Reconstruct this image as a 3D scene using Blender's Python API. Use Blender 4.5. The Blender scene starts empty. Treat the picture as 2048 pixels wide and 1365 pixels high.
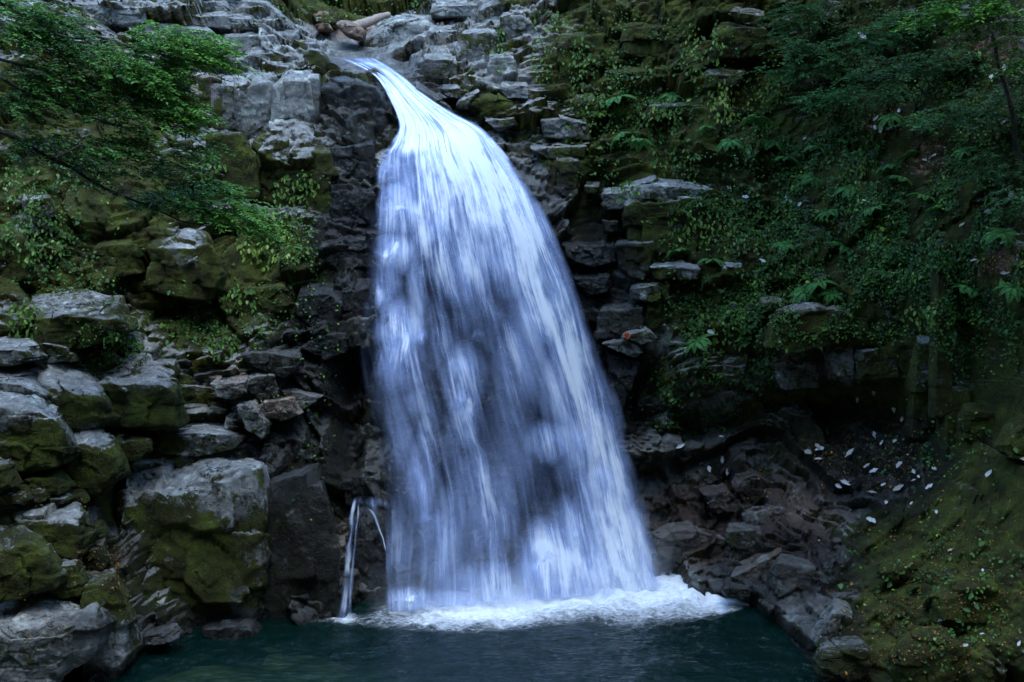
import bpy, bmesh, math, random
import numpy as np
from mathutils import Vector, Matrix
from mathutils.bvhtree import BVHTree

S = bpy.context.scene
COL = S.collection

# ------------------------------------------------------------------ camera
CAM_H, PITCH, FPX = 8.75, math.radians(6.7), 2400.0
cam_data = bpy.data.cameras.new('camera')
cam_data.sensor_width = 36.0
cam_data.lens = FPX / 2048 * 36
cam_data.clip_end = 500
cam = bpy.data.objects.new('camera', cam_data)
cam.location = (0, 0, CAM_H)
cam.rotation_euler = (math.pi / 2 - PITCH, 0, 0)
COL.objects.link(cam)
S.camera = cam

# ------------------------------------------------------------------ light
SUN_EL, SUN_AZ = math.radians(74), math.radians(165)     # azimuth clockwise from +Y (into the picture)
w = bpy.data.worlds.new('World'); S.world = w; w.use_nodes = True
nt = w.node_tree; nt.nodes.clear()
sky = nt.nodes.new('ShaderNodeTexSky'); sky.sky_type = 'NISHITA'; sky.sun_disc = False
sky.sun_elevation = SUN_EL; sky.sun_rotation = SUN_AZ
sky.ozone_density = 4.0; sky.dust_density = 0.2; sky.air_density = 1.5
bg = nt.nodes.new('ShaderNodeBackground'); bg.inputs['Strength'].default_value = 0.15
wo = nt.nodes.new('ShaderNodeOutputWorld')
nt.links.new(sky.outputs[0], bg.inputs[0]); nt.links.new(bg.outputs[0], wo.inputs[0])
sd = bpy.data.lights.new('sun', 'SUN'); sd.energy = 0.5; sd.angle = math.radians(40); sd.color = (1.0, 0.985, 0.96)
sun = bpy.data.objects.new('sun', sd); COL.objects.link(sun)
_d = Vector((math.sin(SUN_AZ) * math.cos(SUN_EL), math.cos(SUN_AZ) * math.cos(SUN_EL), math.sin(SUN_EL)))
sun.rotation_euler = _d.to_track_quat('Z', 'Y').to_euler()
S.view_settings.view_transform = 'Standard'; S.view_settings.look = 'None'
S.view_settings.gamma = 1.0; S.view_settings.use_curve_mapping = False
S.view_settings.exposure = 2.45
S.view_settings.use_white_balance = True; S.view_settings.white_balance_temperature = 6450; S.view_settings.white_balance_tint = 4
S.render.engine = 'CYCLES'
S.cycles.transparent_max_bounces = 40
S.cycles.max_bounces = 6; S.cycles.diffuse_bounces = 3; S.cycles.glossy_bounces = 2
S.cycles.transmission_bounces = 4
S.cycles.volume_bounces = 1; S.cycles.volume_step_rate = 3.0; S.cycles.volume_max_steps = 64
S.cycles.use_denoising = True

# ------------------------------------------------------------------ pixel <-> world (pixels of the 2048 x 1365 photograph)
CP, SP = math.cos(PITCH), math.sin(PITCH)
def P(px, py, Y):
    """point seen at (px, py) standing at world depth Y (arrays allowed)"""
    a = (np.asarray(px, float) - 1024.0) / FPX
    b = -(np.asarray(py, float) - 682.5) / FPX
    dy = CP + b * SP; dz = -SP + b * CP
    t = np.asarray(Y, float) / dy
    return np.stack(np.broadcast_arrays(a * t, np.asarray(Y, float) + 0 * t, CAM_H + dz * t), -1)
def proj(p):
    p = np.asarray(p, float)
    x, y, z = p[..., 0], p[..., 1], p[..., 2] - CAM_H
    d = np.maximum(y * CP - z * SP, 0.05)
    u = y * SP + z * CP
    return 1024 + x / d * FPX, 682.5 - u / d * FPX

# ------------------------------------------------------------------ noise
def _h(ix, iy, iz, seed):
    n = (ix * 374761393 + iy * 668265263 + iz * 2147483647 + seed * 1274126177) & 0xFFFFFFFF
    n = ((n ^ (n >> 13)) * 1274126177) & 0xFFFFFFFF
    n = ((n ^ (n >> 16)) * 2246822519) & 0xFFFFFFFF
    return ((n ^ (n >> 15)) & 0xFFFFFF) / float(0xFFFFFF)
def vnoise(p, seed=0):
    p = np.asarray(p, float); i = np.floor(p).astype(np.int64); f = p - i
    f = f * f * f * (f * (f * 6 - 15) + 10)
    r = 0
    for dx in (0, 1):
        wx = f[..., 0] if dx else 1 - f[..., 0]
        for dy in (0, 1):
            wy = f[..., 1] if dy else 1 - f[..., 1]
            for dz in (0, 1):
                wz = f[..., 2] if dz else 1 - f[..., 2]
                r = r + wx * wy * wz * _h(i[..., 0] + dx, i[..., 1] + dy, i[..., 2] + dz, seed)
    return r * 2 - 1
def fbm(p, octv=4, seed=0, gain=0.5):
    r = 0; a = 1.0; q = np.asarray(p, float)
    for o in range(octv):
        r = r + a * vnoise(q, seed + o * 17); q = q * 2.03 + 11.7; a *= gain
    return r
def smooth(a, b, x):
    t = np.clip((x - a) / (b - a), 0, 1); return t * t * (3 - 2 * t)
def cells2(x, y, seed):
    """jittered-lattice cells: id, F2-F1, offset from the cell's centre"""
    ix = np.floor(x).astype(np.int64); iy = np.floor(y).astype(np.int64)
    f1 = np.full(x.shape, 9.0); f2 = np.full(x.shape, 9.0)
    cid = np.zeros(x.shape, np.int64); ox = np.zeros(x.shape); oy = np.zeros(x.shape)
    for dx in (-1, 0, 1):
        for dy in (-1, 0, 1):
            cx = ix + dx; cy = iy + dy
            jx = cx + 0.5 + 0.85 * (_h(cx, cy, 0, seed) - .5); jy = cy + 0.5 + 0.7 * (_h(cx, cy, 1, seed) - .5)
            ddx = x - jx; ddy = y - jy
            d = np.maximum(np.abs(ddx), np.abs(ddy)) * 0.75 + 0.25 * np.hypot(ddx, ddy)
            nearer = d < f1
            f2 = np.where(nearer, f1, np.minimum(f2, d))
            f1 = np.where(nearer, d, f1)
            cid = np.where(nearer, cx * 7919 + cy * 104729, cid)
            ox = np.where(nearer, ddx, ox); oy = np.where(nearer, ddy, oy)
    return cid, f2 - f1, ox, oy

# ------------------------------------------------------------------ mesh helpers
ROCK_BVH = []            # (verts, faces) of everything plants may stand on
def make_mesh(name, verts, faces, mat=None, smooth_=True, attrs=None, uv=None):
    me = bpy.data.meshes.new(name)
    verts = np.asarray(verts, np.float32); faces = np.asarray(faces, np.int32)
    k = faces.shape[1]
    me.vertices.add(len(verts)); me.vertices.foreach_set('co', verts.ravel())
    me.loops.add(faces.size); me.loops.foreach_set('vertex_index', faces.ravel())
    me.polygons.add(len(faces))
    me.polygons.foreach_set('loop_start', np.arange(0, faces.size, k, dtype=np.int32))
    me.polygons.foreach_set('loop_total', np.full(len(faces), k, np.int32))
    if uv is not None:
        l = me.uv_layers.new(name='flow'); l.data.foreach_set('uv', np.asarray(uv, np.float32)[faces.ravel()].ravel())
    me.update(calc_edges=True)
    if smooth_: me.polygons.foreach_set('use_smooth', np.ones(len(faces), bool))
    for kx, v in (attrs or {}).items():
        a = me.attributes.new(kx, 'FLOAT', 'POINT'); a.data.foreach_set('value', np.asarray(v, np.float32))
    if mat: me.materials.append(mat)
    return me
def link(name, me, parent=None, loc=(0, 0, 0), label=None, cat=None, group=None, kind=None):
    o = bpy.data.objects.new(name, me); COL.objects.link(o); o.location = loc
    if parent: o.parent = parent
    if label: o['label'] = label
    if cat: o['category'] = cat
    if group: o['group'] = group
    if kind: o['kind'] = kind
    return o
def grid_faces(nr, nc):
    i = np.arange((nr - 1) * (nc - 1)); r = i // (nc - 1); c = i % (nc - 1); a = r * nc + c
    return np.stack([a, a + 1, a + nc + 1, a + nc], 1)
def thing(name, label, cat, loc=(0, 0, 0), group=None):
    return link(name, None, None, loc, label, cat, group)

# ------------------------------------------------------------------ materials
class NT:
    def __init__(s, name):
        s.m = bpy.data.materials.new(name); s.m.use_nodes = True; s.t = s.m.node_tree; s.t.nodes.clear()
        s.out = s.t.nodes.new('ShaderNodeOutputMaterial')
    def n(s, typ, **kw):
        nd = s.t.nodes.new('ShaderNode' + typ)
        for k, v in kw.items():
            if k in nd.inputs.keys(): s.set(nd.inputs[k], v)
            else: setattr(nd, k, v)
        return nd
    def set(s, sock, v):
        if isinstance(v, bpy.types.NodeSocket): s.t.links.new(v, sock)
        else: sock.default_value = v
    def math(s, op, a, b=0.0, c=0.0, clamp=False):
        nd = s.t.nodes.new('ShaderNodeMath'); nd.operation = op; nd.use_clamp = clamp
        s.set(nd.inputs[0], a); s.set(nd.inputs[1], b); s.set(nd.inputs[2], c); return nd.outputs[0]
    def mix(s, f, a, b, blend='MIX'):
        nd = s.t.nodes.new('ShaderNodeMix'); nd.data_type = 'RGBA'; nd.blend_type = blend
        s.set(nd.inputs[0], f)
        s.set(nd.inputs[6], a if isinstance(a, bpy.types.NodeSocket) else (*a, 1)); s.set(nd.inputs[7], b if isinstance(b, bpy.types.NodeSocket) else (*b, 1))
        return nd.outputs[2]
    def ramp(s, f, stops):
        nd = s.t.nodes.new('ShaderNodeValToRGB'); s.set(nd.inputs[0], f)
        cr = nd.color_ramp
        while len(cr.elements) < len(stops): cr.elements.new(0.5)
        for e, (p, c) in zip(cr.elements, stops):
            e.position = p; e.color = (*c, 1) if len(c) == 3 else c
        return nd.outputs[0]
    def step(s, x, a, b, lo=0.0, hi=1.0):
        nd = s.t.nodes.new('ShaderNodeMapRange'); nd.interpolation_type = 'SMOOTHSTEP'
        s.set(nd.inputs[0], x); s.set(nd.inputs[1], a); s.set(nd.inputs[2], b); s.set(nd.inputs[3], lo); s.set(nd.inputs[4], hi); return nd.outputs[0]
    def noise(s, vec, scale, detail=4, rough=0.55, dist=0.0, dim='3D'):
        nd = s.n('TexNoise', noise_dimensions=dim); nd.inputs['Scale'].default_value = scale; nd.inputs['Detail'].default_value = detail
        nd.inputs['Roughness'].default_value = rough; nd.inputs['Distortion'].default_value = dist
        if vec is not None: s.set(nd.inputs['Vector'], vec)
        return nd.outputs[0]
    def attr(s, name): return s.n('Attribute', attribute_name=name).outputs['Fac']
    def surf(s, sock): s.t.links.new(sock, s.out.inputs['Surface']); return s.m

def rock_material():
    k = NT('gorge rock with moss and lichen')
    geo = k.n('NewGeometry'); pos = geo.outputs['Position']
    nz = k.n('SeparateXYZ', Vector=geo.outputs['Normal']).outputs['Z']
    moss = k.attr('moss'); wet = k.attr('wet'); tint = k.attr('tint')
    n1 = k.noise(pos, 0.9, 6, 0.6); n2 = k.noise(pos, 4.5, 8, 0.65); n3 = k.noise(pos, 20, 8, 0.78)
    streak = k.noise(k.n('Mapping', Vector=pos, Scale=(3.0, 3.0, 0.5)).outputs[0], 1.6, 5, 0.6)
    # bare stone
    stone = k.ramp(k.math('ADD', k.math('MULTIPLY', n2, 0.65), k.math('MULTIPLY', n3, 0.35)),
                   [(0.25, (0.05, 0.05, 0.048)), (0.45, (0.135, 0.135, 0.13)), (0.6, (0.27, 0.272, 0.265)), (0.76, (0.44, 0.445, 0.43))])
    stone = k.mix(k.step(tint, 0.0, 1.0), stone, (0.17, 0.10, 0.065), 'MIX')
    stain = k.step(streak, 0.5, 0.72)
    stone = k.mix(k.math('MULTIPLY', stain, 0.55), stone, (0.06, 0.06, 0.06))
    lich = k.math('MULTIPLY', k.step(k.noise(pos, 2.6, 7, 0.7, 0.4), 0.56, 0.62), 0.75)
    stone = k.mix(lich, stone, (0.38, 0.41, 0.37))
    crack = k.math('MULTIPLY', k.step(k.math('ABSOLUTE', k.math('SUBTRACT', k.noise(pos, 1.3, 5, .55, .5), .5)), 0.0, 0.010, 1.0, 0.0), k.step(n1, 0.44, 0.56))
    # moss
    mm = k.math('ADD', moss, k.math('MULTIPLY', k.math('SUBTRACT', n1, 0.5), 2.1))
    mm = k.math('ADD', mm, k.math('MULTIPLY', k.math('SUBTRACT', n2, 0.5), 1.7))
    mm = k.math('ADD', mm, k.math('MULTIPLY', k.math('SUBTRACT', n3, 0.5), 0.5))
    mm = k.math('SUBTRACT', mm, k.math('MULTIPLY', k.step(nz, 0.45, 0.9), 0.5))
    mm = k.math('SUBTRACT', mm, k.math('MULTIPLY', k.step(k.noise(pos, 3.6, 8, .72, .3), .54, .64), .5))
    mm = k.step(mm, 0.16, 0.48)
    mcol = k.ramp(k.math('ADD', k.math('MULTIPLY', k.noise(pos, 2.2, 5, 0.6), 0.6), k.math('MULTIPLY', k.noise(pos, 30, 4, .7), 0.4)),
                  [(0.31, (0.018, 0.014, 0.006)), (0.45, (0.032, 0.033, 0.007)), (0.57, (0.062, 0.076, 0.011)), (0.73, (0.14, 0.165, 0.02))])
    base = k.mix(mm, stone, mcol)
    base = k.mix(k.math('MULTIPLY', crack, 0.8), base, (0.012, 0.012, 0.010))
    wn = k.math('MULTIPLY', wet, k.step(k.math('ADD', k.math('MULTIPLY', n1, .6), wet), 0.45, 0.85))
    base = k.mix(wn, base, k.mix(0.91, base, (0.004, 0.004, 0.005)))
    rough = k.math('SUBTRACT', 0.85, k.math('MULTIPLY', wn, k.math('MULTIPLY_ADD', n3, -.35, .78)))
    hgt = k.math('ADD', k.math('MULTIPLY', n2, 0.5), k.math('MULTIPLY', n3, 0.30))
    hgt = k.math('ADD', hgt, k.math('MULTIPLY', k.math('MULTIPLY', mm, k.noise(pos, 38, 4, .7)), 0.7))
    hgt = k.math('SUBTRACT', hgt, k.math('MULTIPLY', crack, 0.5))
    b = k.n('Bump', Height=hgt); b.inputs['Strength'].default_value = 0.9; b.inputs['Distance'].default_value = 0.10
    pb = k.n('BsdfPrincipled'); k.set(pb.inputs['Base Color'], base); k.set(pb.inputs['Roughness'], rough)
    k.set(pb.inputs['Normal'], b.outputs[0]); k.set(pb.inputs['Specular IOR Level'], k.math('ADD', 0.2, k.math('MULTIPLY', wn, 0.06)))
    return k.surf(pb.outputs[0])
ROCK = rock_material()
# ------------------------------------------------------------------ the gorge: a smooth base surface, then jointed blocks
TU = np.array([-300, 0, 200, 400, 560, 680, 780, 900, 1050, 1200, 1300, 1450, 1600, 1750, 1900, 2048, 2350], float)
TV = np.array([-250, 0, 120, 280, 420, 570, 700, 850, 950, 1080, 1200, 1300, 1450], float)
TY = np.array([
 [33, 30, 28, 26.5, 25, 24, 23, 22, 21.5, 20.6, 20, 19.8, 19],
 [36, 32, 30, 28, 26.5, 25.5, 24.5, 23, 22.5, 21.6, 21, 21, 20],
 [37, 33, 31, 28.5, 27.3, 26.3, 25.3, 24.6, 24.0, 23.1, 22.2, 21.6, 21],
 [38, 34, 32, 29.2, 28.2, 27.2, 26.5, 25.8, 25.3, 24.7, 24.0, 23.5, 23.5],
 [40, 35.5, 33, 29.8, 28.9, 28.1, 27.3, 26.6, 26.0, 25.2, 24.4, 24.0, 24],
 [44, 41, 33.4, 30.1, 29.2, 28.4, 27.7, 27.0, 26.4, 25.7, 24.9, 24.5, 24.5],
 [45, 42, 33.8, 30.7, 29.5, 28.7, 28.2, 27.6, 27.1, 26.5, 25.9, 25.6, 26],
 [44, 38, 33.8, 31.4, 30.1, 29.4, 28.9, 28.3, 27.9, 27.5, 27.1, 27.2, 28],
 [38, 35.5, 33.6, 31.8, 30.7, 30.0, 29.5, 29.0, 28.7, 28.2, 27.9, 28, 28],
 [36, 34.5, 33.2, 31.5, 30.6, 29.9, 29.5, 29.3, 29.1, 28.6, 28.0, 28, 28],
 [34.5, 33.5, 32.6, 31.2, 30.3, 29.5, 29.1, 29.3, 29.0, 27.9, 26.7, 26.5, 26.5],
 [33, 32.3, 31.6, 30.6, 29.8, 29.1, 28.8, 29.7, 28.8, 27.2, 25.6, 25.2, 25.5],
 [32, 31.3, 30.6, 29.8, 29.0, 28.2, 28.1, 29.2, 28.1, 26.0, 24.0, 22.5, 22],
 [30.5, 29.5, 28.8, 28, 27.3, 27, 27.2, 28.0, 26.8, 24.8, 22.7, 21.2, 20.2],
 [28.5, 27.5, 26.8, 26, 25.4, 25.2, 25.6, 25.7, 24.6, 23.0, 21.6, 20.4, 19.8],
 [26.5, 25.3, 24.6, 24, 23.6, 23.4, 23.5, 23.2, 22.3, 21.2, 20.2, 19.3, 18.6],
 [22, 21, 20.5, 20, 20, 19.6, 19.4, 19, 18.5, 18, 17.5, 17, 16.5]])

def hermite(xs, ys, x):
    m = np.gradient(ys, xs, axis=0)
    i = np.clip(np.searchsorted(xs, x) - 1, 0, len(xs) - 2)
    h = xs[i + 1] - xs[i]; t = (x - xs[i]) / h
    s = (slice(None),) + (None,) * (ys.ndim - 1)
    t = t[s]; h = h[s]
    return ((2 * t**3 - 3 * t**2 + 1) * ys[i] + (t**3 - 2 * t**2 + t) * h * m[i]
            + (-2 * t**3 + 3 * t**2) * ys[i + 1] + (t**3 - t**2) * h * m[i + 1])
def Tgrid(us, vs):
    a = hermite(TU, TY, us)                # (nu, 13)
    return hermite(TV, a.T.copy(), vs)     # (nv, nu)
def T1(px, py):
    return float(Tgrid(np.array([float(px)]), np.array([float(py)]))[0, 0])

# ---- where the stone is mossy, wet, brown: regions (centre, radii, value) given where they are seen
MOSS = [(2260, 500, 260, 900, 1.1), (-220, 300, 220, 500, .9), (130, 210, 280, 130, 1.2), (150, 440, 330, 240, 1.25), (430, 560, 260, 160, 1.2), (480, 350, 130, 90, .45), (1080, 120, 150, 160, .5),
        (1350, 200, 330, 330, 1.2), (1500, 500, 300, 250, .95), (1750, 300, 420, 420, .95), (1850, 700, 300, 260, .85),
        (1900, 1180, 260, 260, 1.3), (1800, 1280, 200, 120, 1.25), (2000, 900, 160, 200, 1.1), (350, 1140, 190, 150, .8),
        (680, 10, 190, 45, 1.5), (130, 640, 180, 110, .6), (250, 820, 190, 130, .95), (100, 1000, 180, 220, .95),
        (1200, 300, 140, 160, .7), (1650, 860, 260, 120, .8), (250, 1120, 300, 160, .8), (330, 500, 120, 80, .5), (1000, 220, 70, 40, .8)]
WET = [(720, 240, 110, 70, .9), (690, 480, 75, 180, 1.0), (650, 720, 130, 160, 1.0), (600, 950, 180, 170, .95),
       (560, 1180, 260, 130, .85), (980, 750, 330, 500, 1.0), (1200, 560, 90, 180, .9), (1240, 760, 80, 170, .9),
       (1430, 1000, 200, 160, .9), (1560, 900, 220, 100, .75), (1560, 1130, 200, 110, .95), (1730, 930, 190, 130, .95), (820, 170, 90, 70, .8),
       (1650, 1250, 90, 90, .7), (240, 1150, 70, 160, .6), (330, 1250, 260, 50, .8), (720, 120, 100, 40, .6), (880, 220, 60, 30, .6)]
TINT = [(1785, 245, 90, 55, 1.0), (1850, 312, 65, 58, 1.0), (1980, 530, 80, 48, 1.0), (1990, 88, 60, 55, 1.0), (1545, 640, 50, 60, .6), (1470, 40, 120, 70, .6), (1420, 1050, 140, 90, .9), (1560, 1050, 150, 120, .7), (690, 40, 70, 40, .9), (560, 815, 60, 40, .5), (1480, 60, 90, 110, .8),
        (470, 760, 60, 40, .4), (640, 1100, 120, 120, .4), (200, 1110, 50, 50, .6), (1560, 690, 90, 60, .5), (340, 200, 110, 70, .5)]
def paint(regs, u, v, soft=0.5):
    r = np.zeros(np.shape(u))
    for cx, cy, rx, ry, val in regs:
        d = np.hypot((u - cx) / rx, (v - cy) / ry)
        r = np.maximum(r, val * (1 - smooth(1 - soft, 1 + soft * .6, d)))
    return r
BARE = [(1140, 240, 70, 50), (1010, 100, 90, 80), (1785, 245, 80, 48), (1850, 312, 55, 50), (1980, 530, 70, 40), (1990, 88, 50, 46), (350, 970, 120, 62), (130, 760, 100, 42), (40, 800, 110, 40), (270, 742, 100, 44), (100, 1028, 90, 40), (70, 1240, 110, 50), (150, 605, 110, 26), (190, 865, 60, 28),
        (400, 866, 60, 18), (470, 60, 180, 90), (520, 210, 120, 60), (1340, 382, 110, 26), (1230, 398, 36, 26), (1340, 540, 70, 22), (840, 70, 130, 60), (1050, 150, 40, 60), (1130, 258, 50, 40), (1600, 615, 60, 22), (1230, 580, 60, 60), (1340, 440, 60, 20), (60, 430, 40, 50), (20, 510, 50, 40), (360, 500, 50, 60), (580, 815, 70, 40), (500, 840, 40, 40), (460, 770, 60, 20), (1720, 730, 90, 40)]
def rock_attrs(co, moss=None, wet=None, tint=None):
    u, v = proj(co)
    a = {'moss': np.maximum(paint(MOSS, u, v), 0.40), 'wet': paint(WET, u, v), 'tint': paint(TINT, u, v)}
    if moss is not None: a['moss'] = a['moss'] * 0.40 + moss
    if wet is not None: a['wet'] = np.zeros(len(co)) + wet
    if tint is not None: a['tint'] = np.zeros(len(co)) + tint
    a['moss'] = a['moss'] * (1 - .5 * paint([b + (1.0,) for b in BARE], u, v, .6))
    # the swash band just above the pool stays wet
    a['wet'] = np.maximum(a['wet'], 1 - smooth(0.12, 0.5, co[:, 2] + 0.0))
    return a

us = np.arange(-300, 2351, 3.0); vs = np.arange(-250, 1451, 2.6)
UU, VV = np.meshgrid(us, vs)
B = P(UU, VV, Tgrid(us, vs))
nr, nc = UU.shape
X, Zc = B[..., 0], B[..., 2]
SL = Zc * 1.0 + (B[..., 1] - 30) * 0.6 * smooth(30.5, 33, B[..., 1])
wx = X + 0.45 * fbm(np.stack([X * .5, Zc * .5, 0 * X], -1), 2, 5)
wz = SL + 0.42 * fbm(np.stack([X * .35, Zc * .5, 0 * X + 7], -1), 2, 9)
lr = paint([(1650, 1000, 330, 230, 1)], UU, VV)
wx = wx + .22 * lr * fbm(np.stack([X * .8, B[..., 1] * .8, Zc * .8 + 3], -1), 3, 91); wz = wz + .30 * lr * fbm(np.stack([X * .7, B[..., 1] * .7, Zc * .7 + 9], -1), 3, 93)
def blocks(sx, sz, seed, off, tilt, crev, cw):
    cid, e, ox, oy = cells2(wx / sx + 31.7, wz / sz + 17.3, seed)
    r1 = _h(cid, 0 * cid, 0 * cid, seed + 1); r2 = _h(cid, 0 * cid, 0 * cid + 3, seed + 2); r3 = _h(cid, 0 * cid + 5, 0 * cid, seed + 3)
    hgt = off * (r1 * 2 - 1) + tilt * ((r2 * 2 - 1) * ox + (r3 * 1.4 - 1.0) * oy)
    return hgt - crev * np.exp(-e / cw)
H = blocks(1.8, 1.45, 3, .36, .60, .10, .025) + blocks(.78, .66, 11, .10, .32, .04, .03) + blocks(.27, .2, 23, .03, .16, .008, .03)
u_, v_ = UU, VV
slabby = np.maximum(paint([(1900, 1200, 330, 260, 1)], u_, v_), paint([(1750, 350, 420, 420, .6)], u_, v_))
H = H * (1 - 0.35 * slabby) + paint([(1550, 1040, 280, 170, 1)], UU, VV) * blocks(.5, .44, 57, .10, .30, .05, .03)
behind = paint([(1000, 700, 260, 520, 1)], u_, v_)
H = H * (1 - 0.25 * behind)
# moss cushions on the right-hand bank
cush = paint([(1900, 1200, 300, 230, 1)], u_, v_)
H += cush * (.16 * (.5 - np.abs(fbm(np.stack([X * 1.6, B[..., 1] * 1.6, Zc * 1.6], -1), 3, 71))) + .05 * (.4 - np.abs(vnoise(np.stack([X * 5, B[..., 1] * 5, Zc * 5], -1), 73))))
H += 0.12 * fbm(np.stack([X * .9, B[..., 1] * .9, Zc * .9], -1), 5, 2)
H += 0.17 * slabby * fbm(np.stack([X * 2.2, B[..., 1] * 2.2, Zc * 2.6], -1), 4, 37)
H += 0.28 * slabby * fbm(np.stack([X * .7, B[..., 1] * .7, Zc * .9], -1), 3, 31)
# the stream bed above the lip is smooth, worn stone
bed = paint([(720, 110, 90, 45, 1), (800, 190, 70, 60, .8), (880, 220, 60, 40, .8)], u_, v_)
H = H * (1 - 0.85 * bed) - 0.25 * bed
# dark recesses: beside the fall on both banks, under the right-hand overhang
rec = [(690, 900, 30, 120, 1.0), (690, 760, 26, 60, .8), (1290, 780, 50, 120, .9), (1420, 830, 90, 50, .9), (1800, 830, 90, 50, .8), (590, 1130, 90, 60, .3),
       (215, 980, 22, 70, .9), (1480, 720, 60, 60, .5), (1700, 800, 120, 40, .6), (1600, 790, 120, 30, .5)]
H = H - 1.0 * paint(rec, u_, v_, .8)
# a few small falls-wide ledges behind the water
for cx, cy, rx, ry, val in [(950, 640, 85, 14, .40), (930, 695, 70, 12, .35), (1120, 850, 90, 14, .35), (800, 655, 60, 16, .45), (800, 480, 60, 14, .4), (1090, 1085, 45, 26, .5), (850, 1000, 60, 20, .3), (800, 1190, 50, 30, .3)]:
    H = H + paint([(cx, cy, rx, ry, val)], u_, v_, .6)
ND = np.array([0, -0.86, 0.51])
CL = B + H[..., None] * ND
cv = CL.reshape(-1, 3)
ca = rock_attrs(cv)
gf = grid_faces(nr, nc)
colu = (us[:-1] + us[1:]) / 2
def cliff(name, lo, hi):
    sel = np.tile((colu >= lo) & (colu < hi), nr - 1)
    f = gf[sel]; ids = np.unique(f); mp = np.full(nr * nc, -1, np.int64); mp[ids] = np.arange(len(ids))
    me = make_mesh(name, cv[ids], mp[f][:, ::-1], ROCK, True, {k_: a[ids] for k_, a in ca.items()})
    return link(name, me, kind='structure')
cliff('cliff_left', -999, 730); cliff('cliff_behind_fall', 730, 1180); cliff('cliff_right', 1180, 9999)
ROCK_BVH.append((cv, gf))
# ------------------------------------------------------------------ single rocks and blocks
def ico(n):
    bm = bmesh.new(); bmesh.ops.create_icosphere(bm, subdivisions=n, radius=1)
    v = np.array([x.co[:] for x in bm.verts]); f = np.array([[q.index for q in p.verts] for p in bm.faces]); bm.free(); return v, f
ICO = {5: ico(5), 6: ico(6), 4: ico(4)}
ICO[7] = ico(7)
rock_no = [0]
def rock_verts(pts, seed, level, pw, chip, rough):
    """a chiselled, rounded block: the hull of the given points, star-shaped round its middle"""
    rng = np.random.RandomState(seed)
    bm = bmesh.new()
    for p in pts: bm.verts.new(p)
    res = bmesh.ops.convex_hull(bm, input=bm.verts[:])
    bm.normal_update()
    c = (pts.min(0) + pts.max(0)) / 2
    half = (pts.max(0) - pts.min(0)) / 2 + 1e-3
    pl = {}
    for f in bm.faces:
        n = np.array(f.normal[:]); h = float(np.dot(n, np.array(f.verts[0].co[:]) - c))
        if h < 0: n, h = -n, -h
        key = tuple(np.round(n * 6).astype(int))
        if key not in pl or f.calc_area() > pl[key][2]: pl[key] = (n, h, f.calc_area())
    bm.free()
    N = [x[0] for x in pl.values()]; Hh = [max(x[1], 0.12 * half.min()) for x in pl.values()]
    for _ in range(chip):                                    # broken-off corners
        d = rng.normal(size=3) * half; d[1] = -abs(d[1]); n = d / np.linalg.norm(d) / half; n /= np.linalg.norm(n)
        sup = (pts - c) @ n
        N.append(n); Hh.append(sup.max() * rng.uniform(.80, .96))
    N = np.array(N); Hh = np.array(Hh)
    iv, f = ICO[level]
    d = iv * half; d /= np.linalg.norm(d, axis=1)[:, None]
    dn = np.maximum(d @ N.T, 1e-4)
    r = (((Hh[None] / dn) ** -pw).sum(1)) ** (-1.0 / pw)
    v = d * r[:, None]
    size = float(np.cbrt(np.prod(half)))
    q = (v + c)
    k = 1.0 / size
    disp = size * rough * (0.032 * fbm(q * k * 1.3, 5, seed) + 0.05 * (0.4 - np.abs(fbm(q * k * 2.0 + 9, 4, seed + 5))) ) + 0.014 * fbm(q * 5, 4, seed + 3)
    # bedding and joint notches
    lay = q[:, 2] + 0.12 * fbm(q * 1.2, 2, seed + 8)
    per = rng.uniform(.22, .42); ph = (lay / per + rng.rand()) % 1.0
    disp -= 0.022 * rough * size ** .5 * np.exp(-((ph - .5) / .07) ** 2) * smooth(.1, .5, vnoise(q * 1.4, seed + 4))
    cid, e, ox_, oy_ = cells2(q[:, 0] / (size * .8) + seed, q[:, 2] / (size * .62) + .3 * q[:, 1], seed)
    disp -= 0.04 * rough * size ** .5 * np.exp(-e / .03) * smooth(.0, .5, vnoise(q * .9, seed + 6))
    disp += rough * size * (.05 * (_h(cid, 0 * cid, 0 * cid, seed) * 2 - 1) + .16 * ((_h(cid, 0 * cid, 0 * cid + 1, seed) * 2 - 1) * ox_ + (_h(cid, 0 * cid, 0 * cid + 2, seed) * 2 - 1) * oy_))
    cid, e, ox_, oy_ = cells2((q[:, 0] + .5 * q[:, 1]) / (size * .33) + seed * 1.3, (q[:, 2] + .35 * q[:, 1] + .1 * fbm(q * 2, 2, seed)) / (size * .28), seed + 31)
    disp += rough * size * (.012 * (_h(cid, 0 * cid, 0 * cid, seed) * 2 - 1) + .032 * ((_h(cid, 0 * cid, 0 * cid + 1, seed) * 2 - 1) * ox_ + (_h(cid, 0 * cid, 0 * cid + 2, seed) * 2 - 1) * oy_))
    v = v + d * disp[:, None]
    return v, f, c
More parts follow.
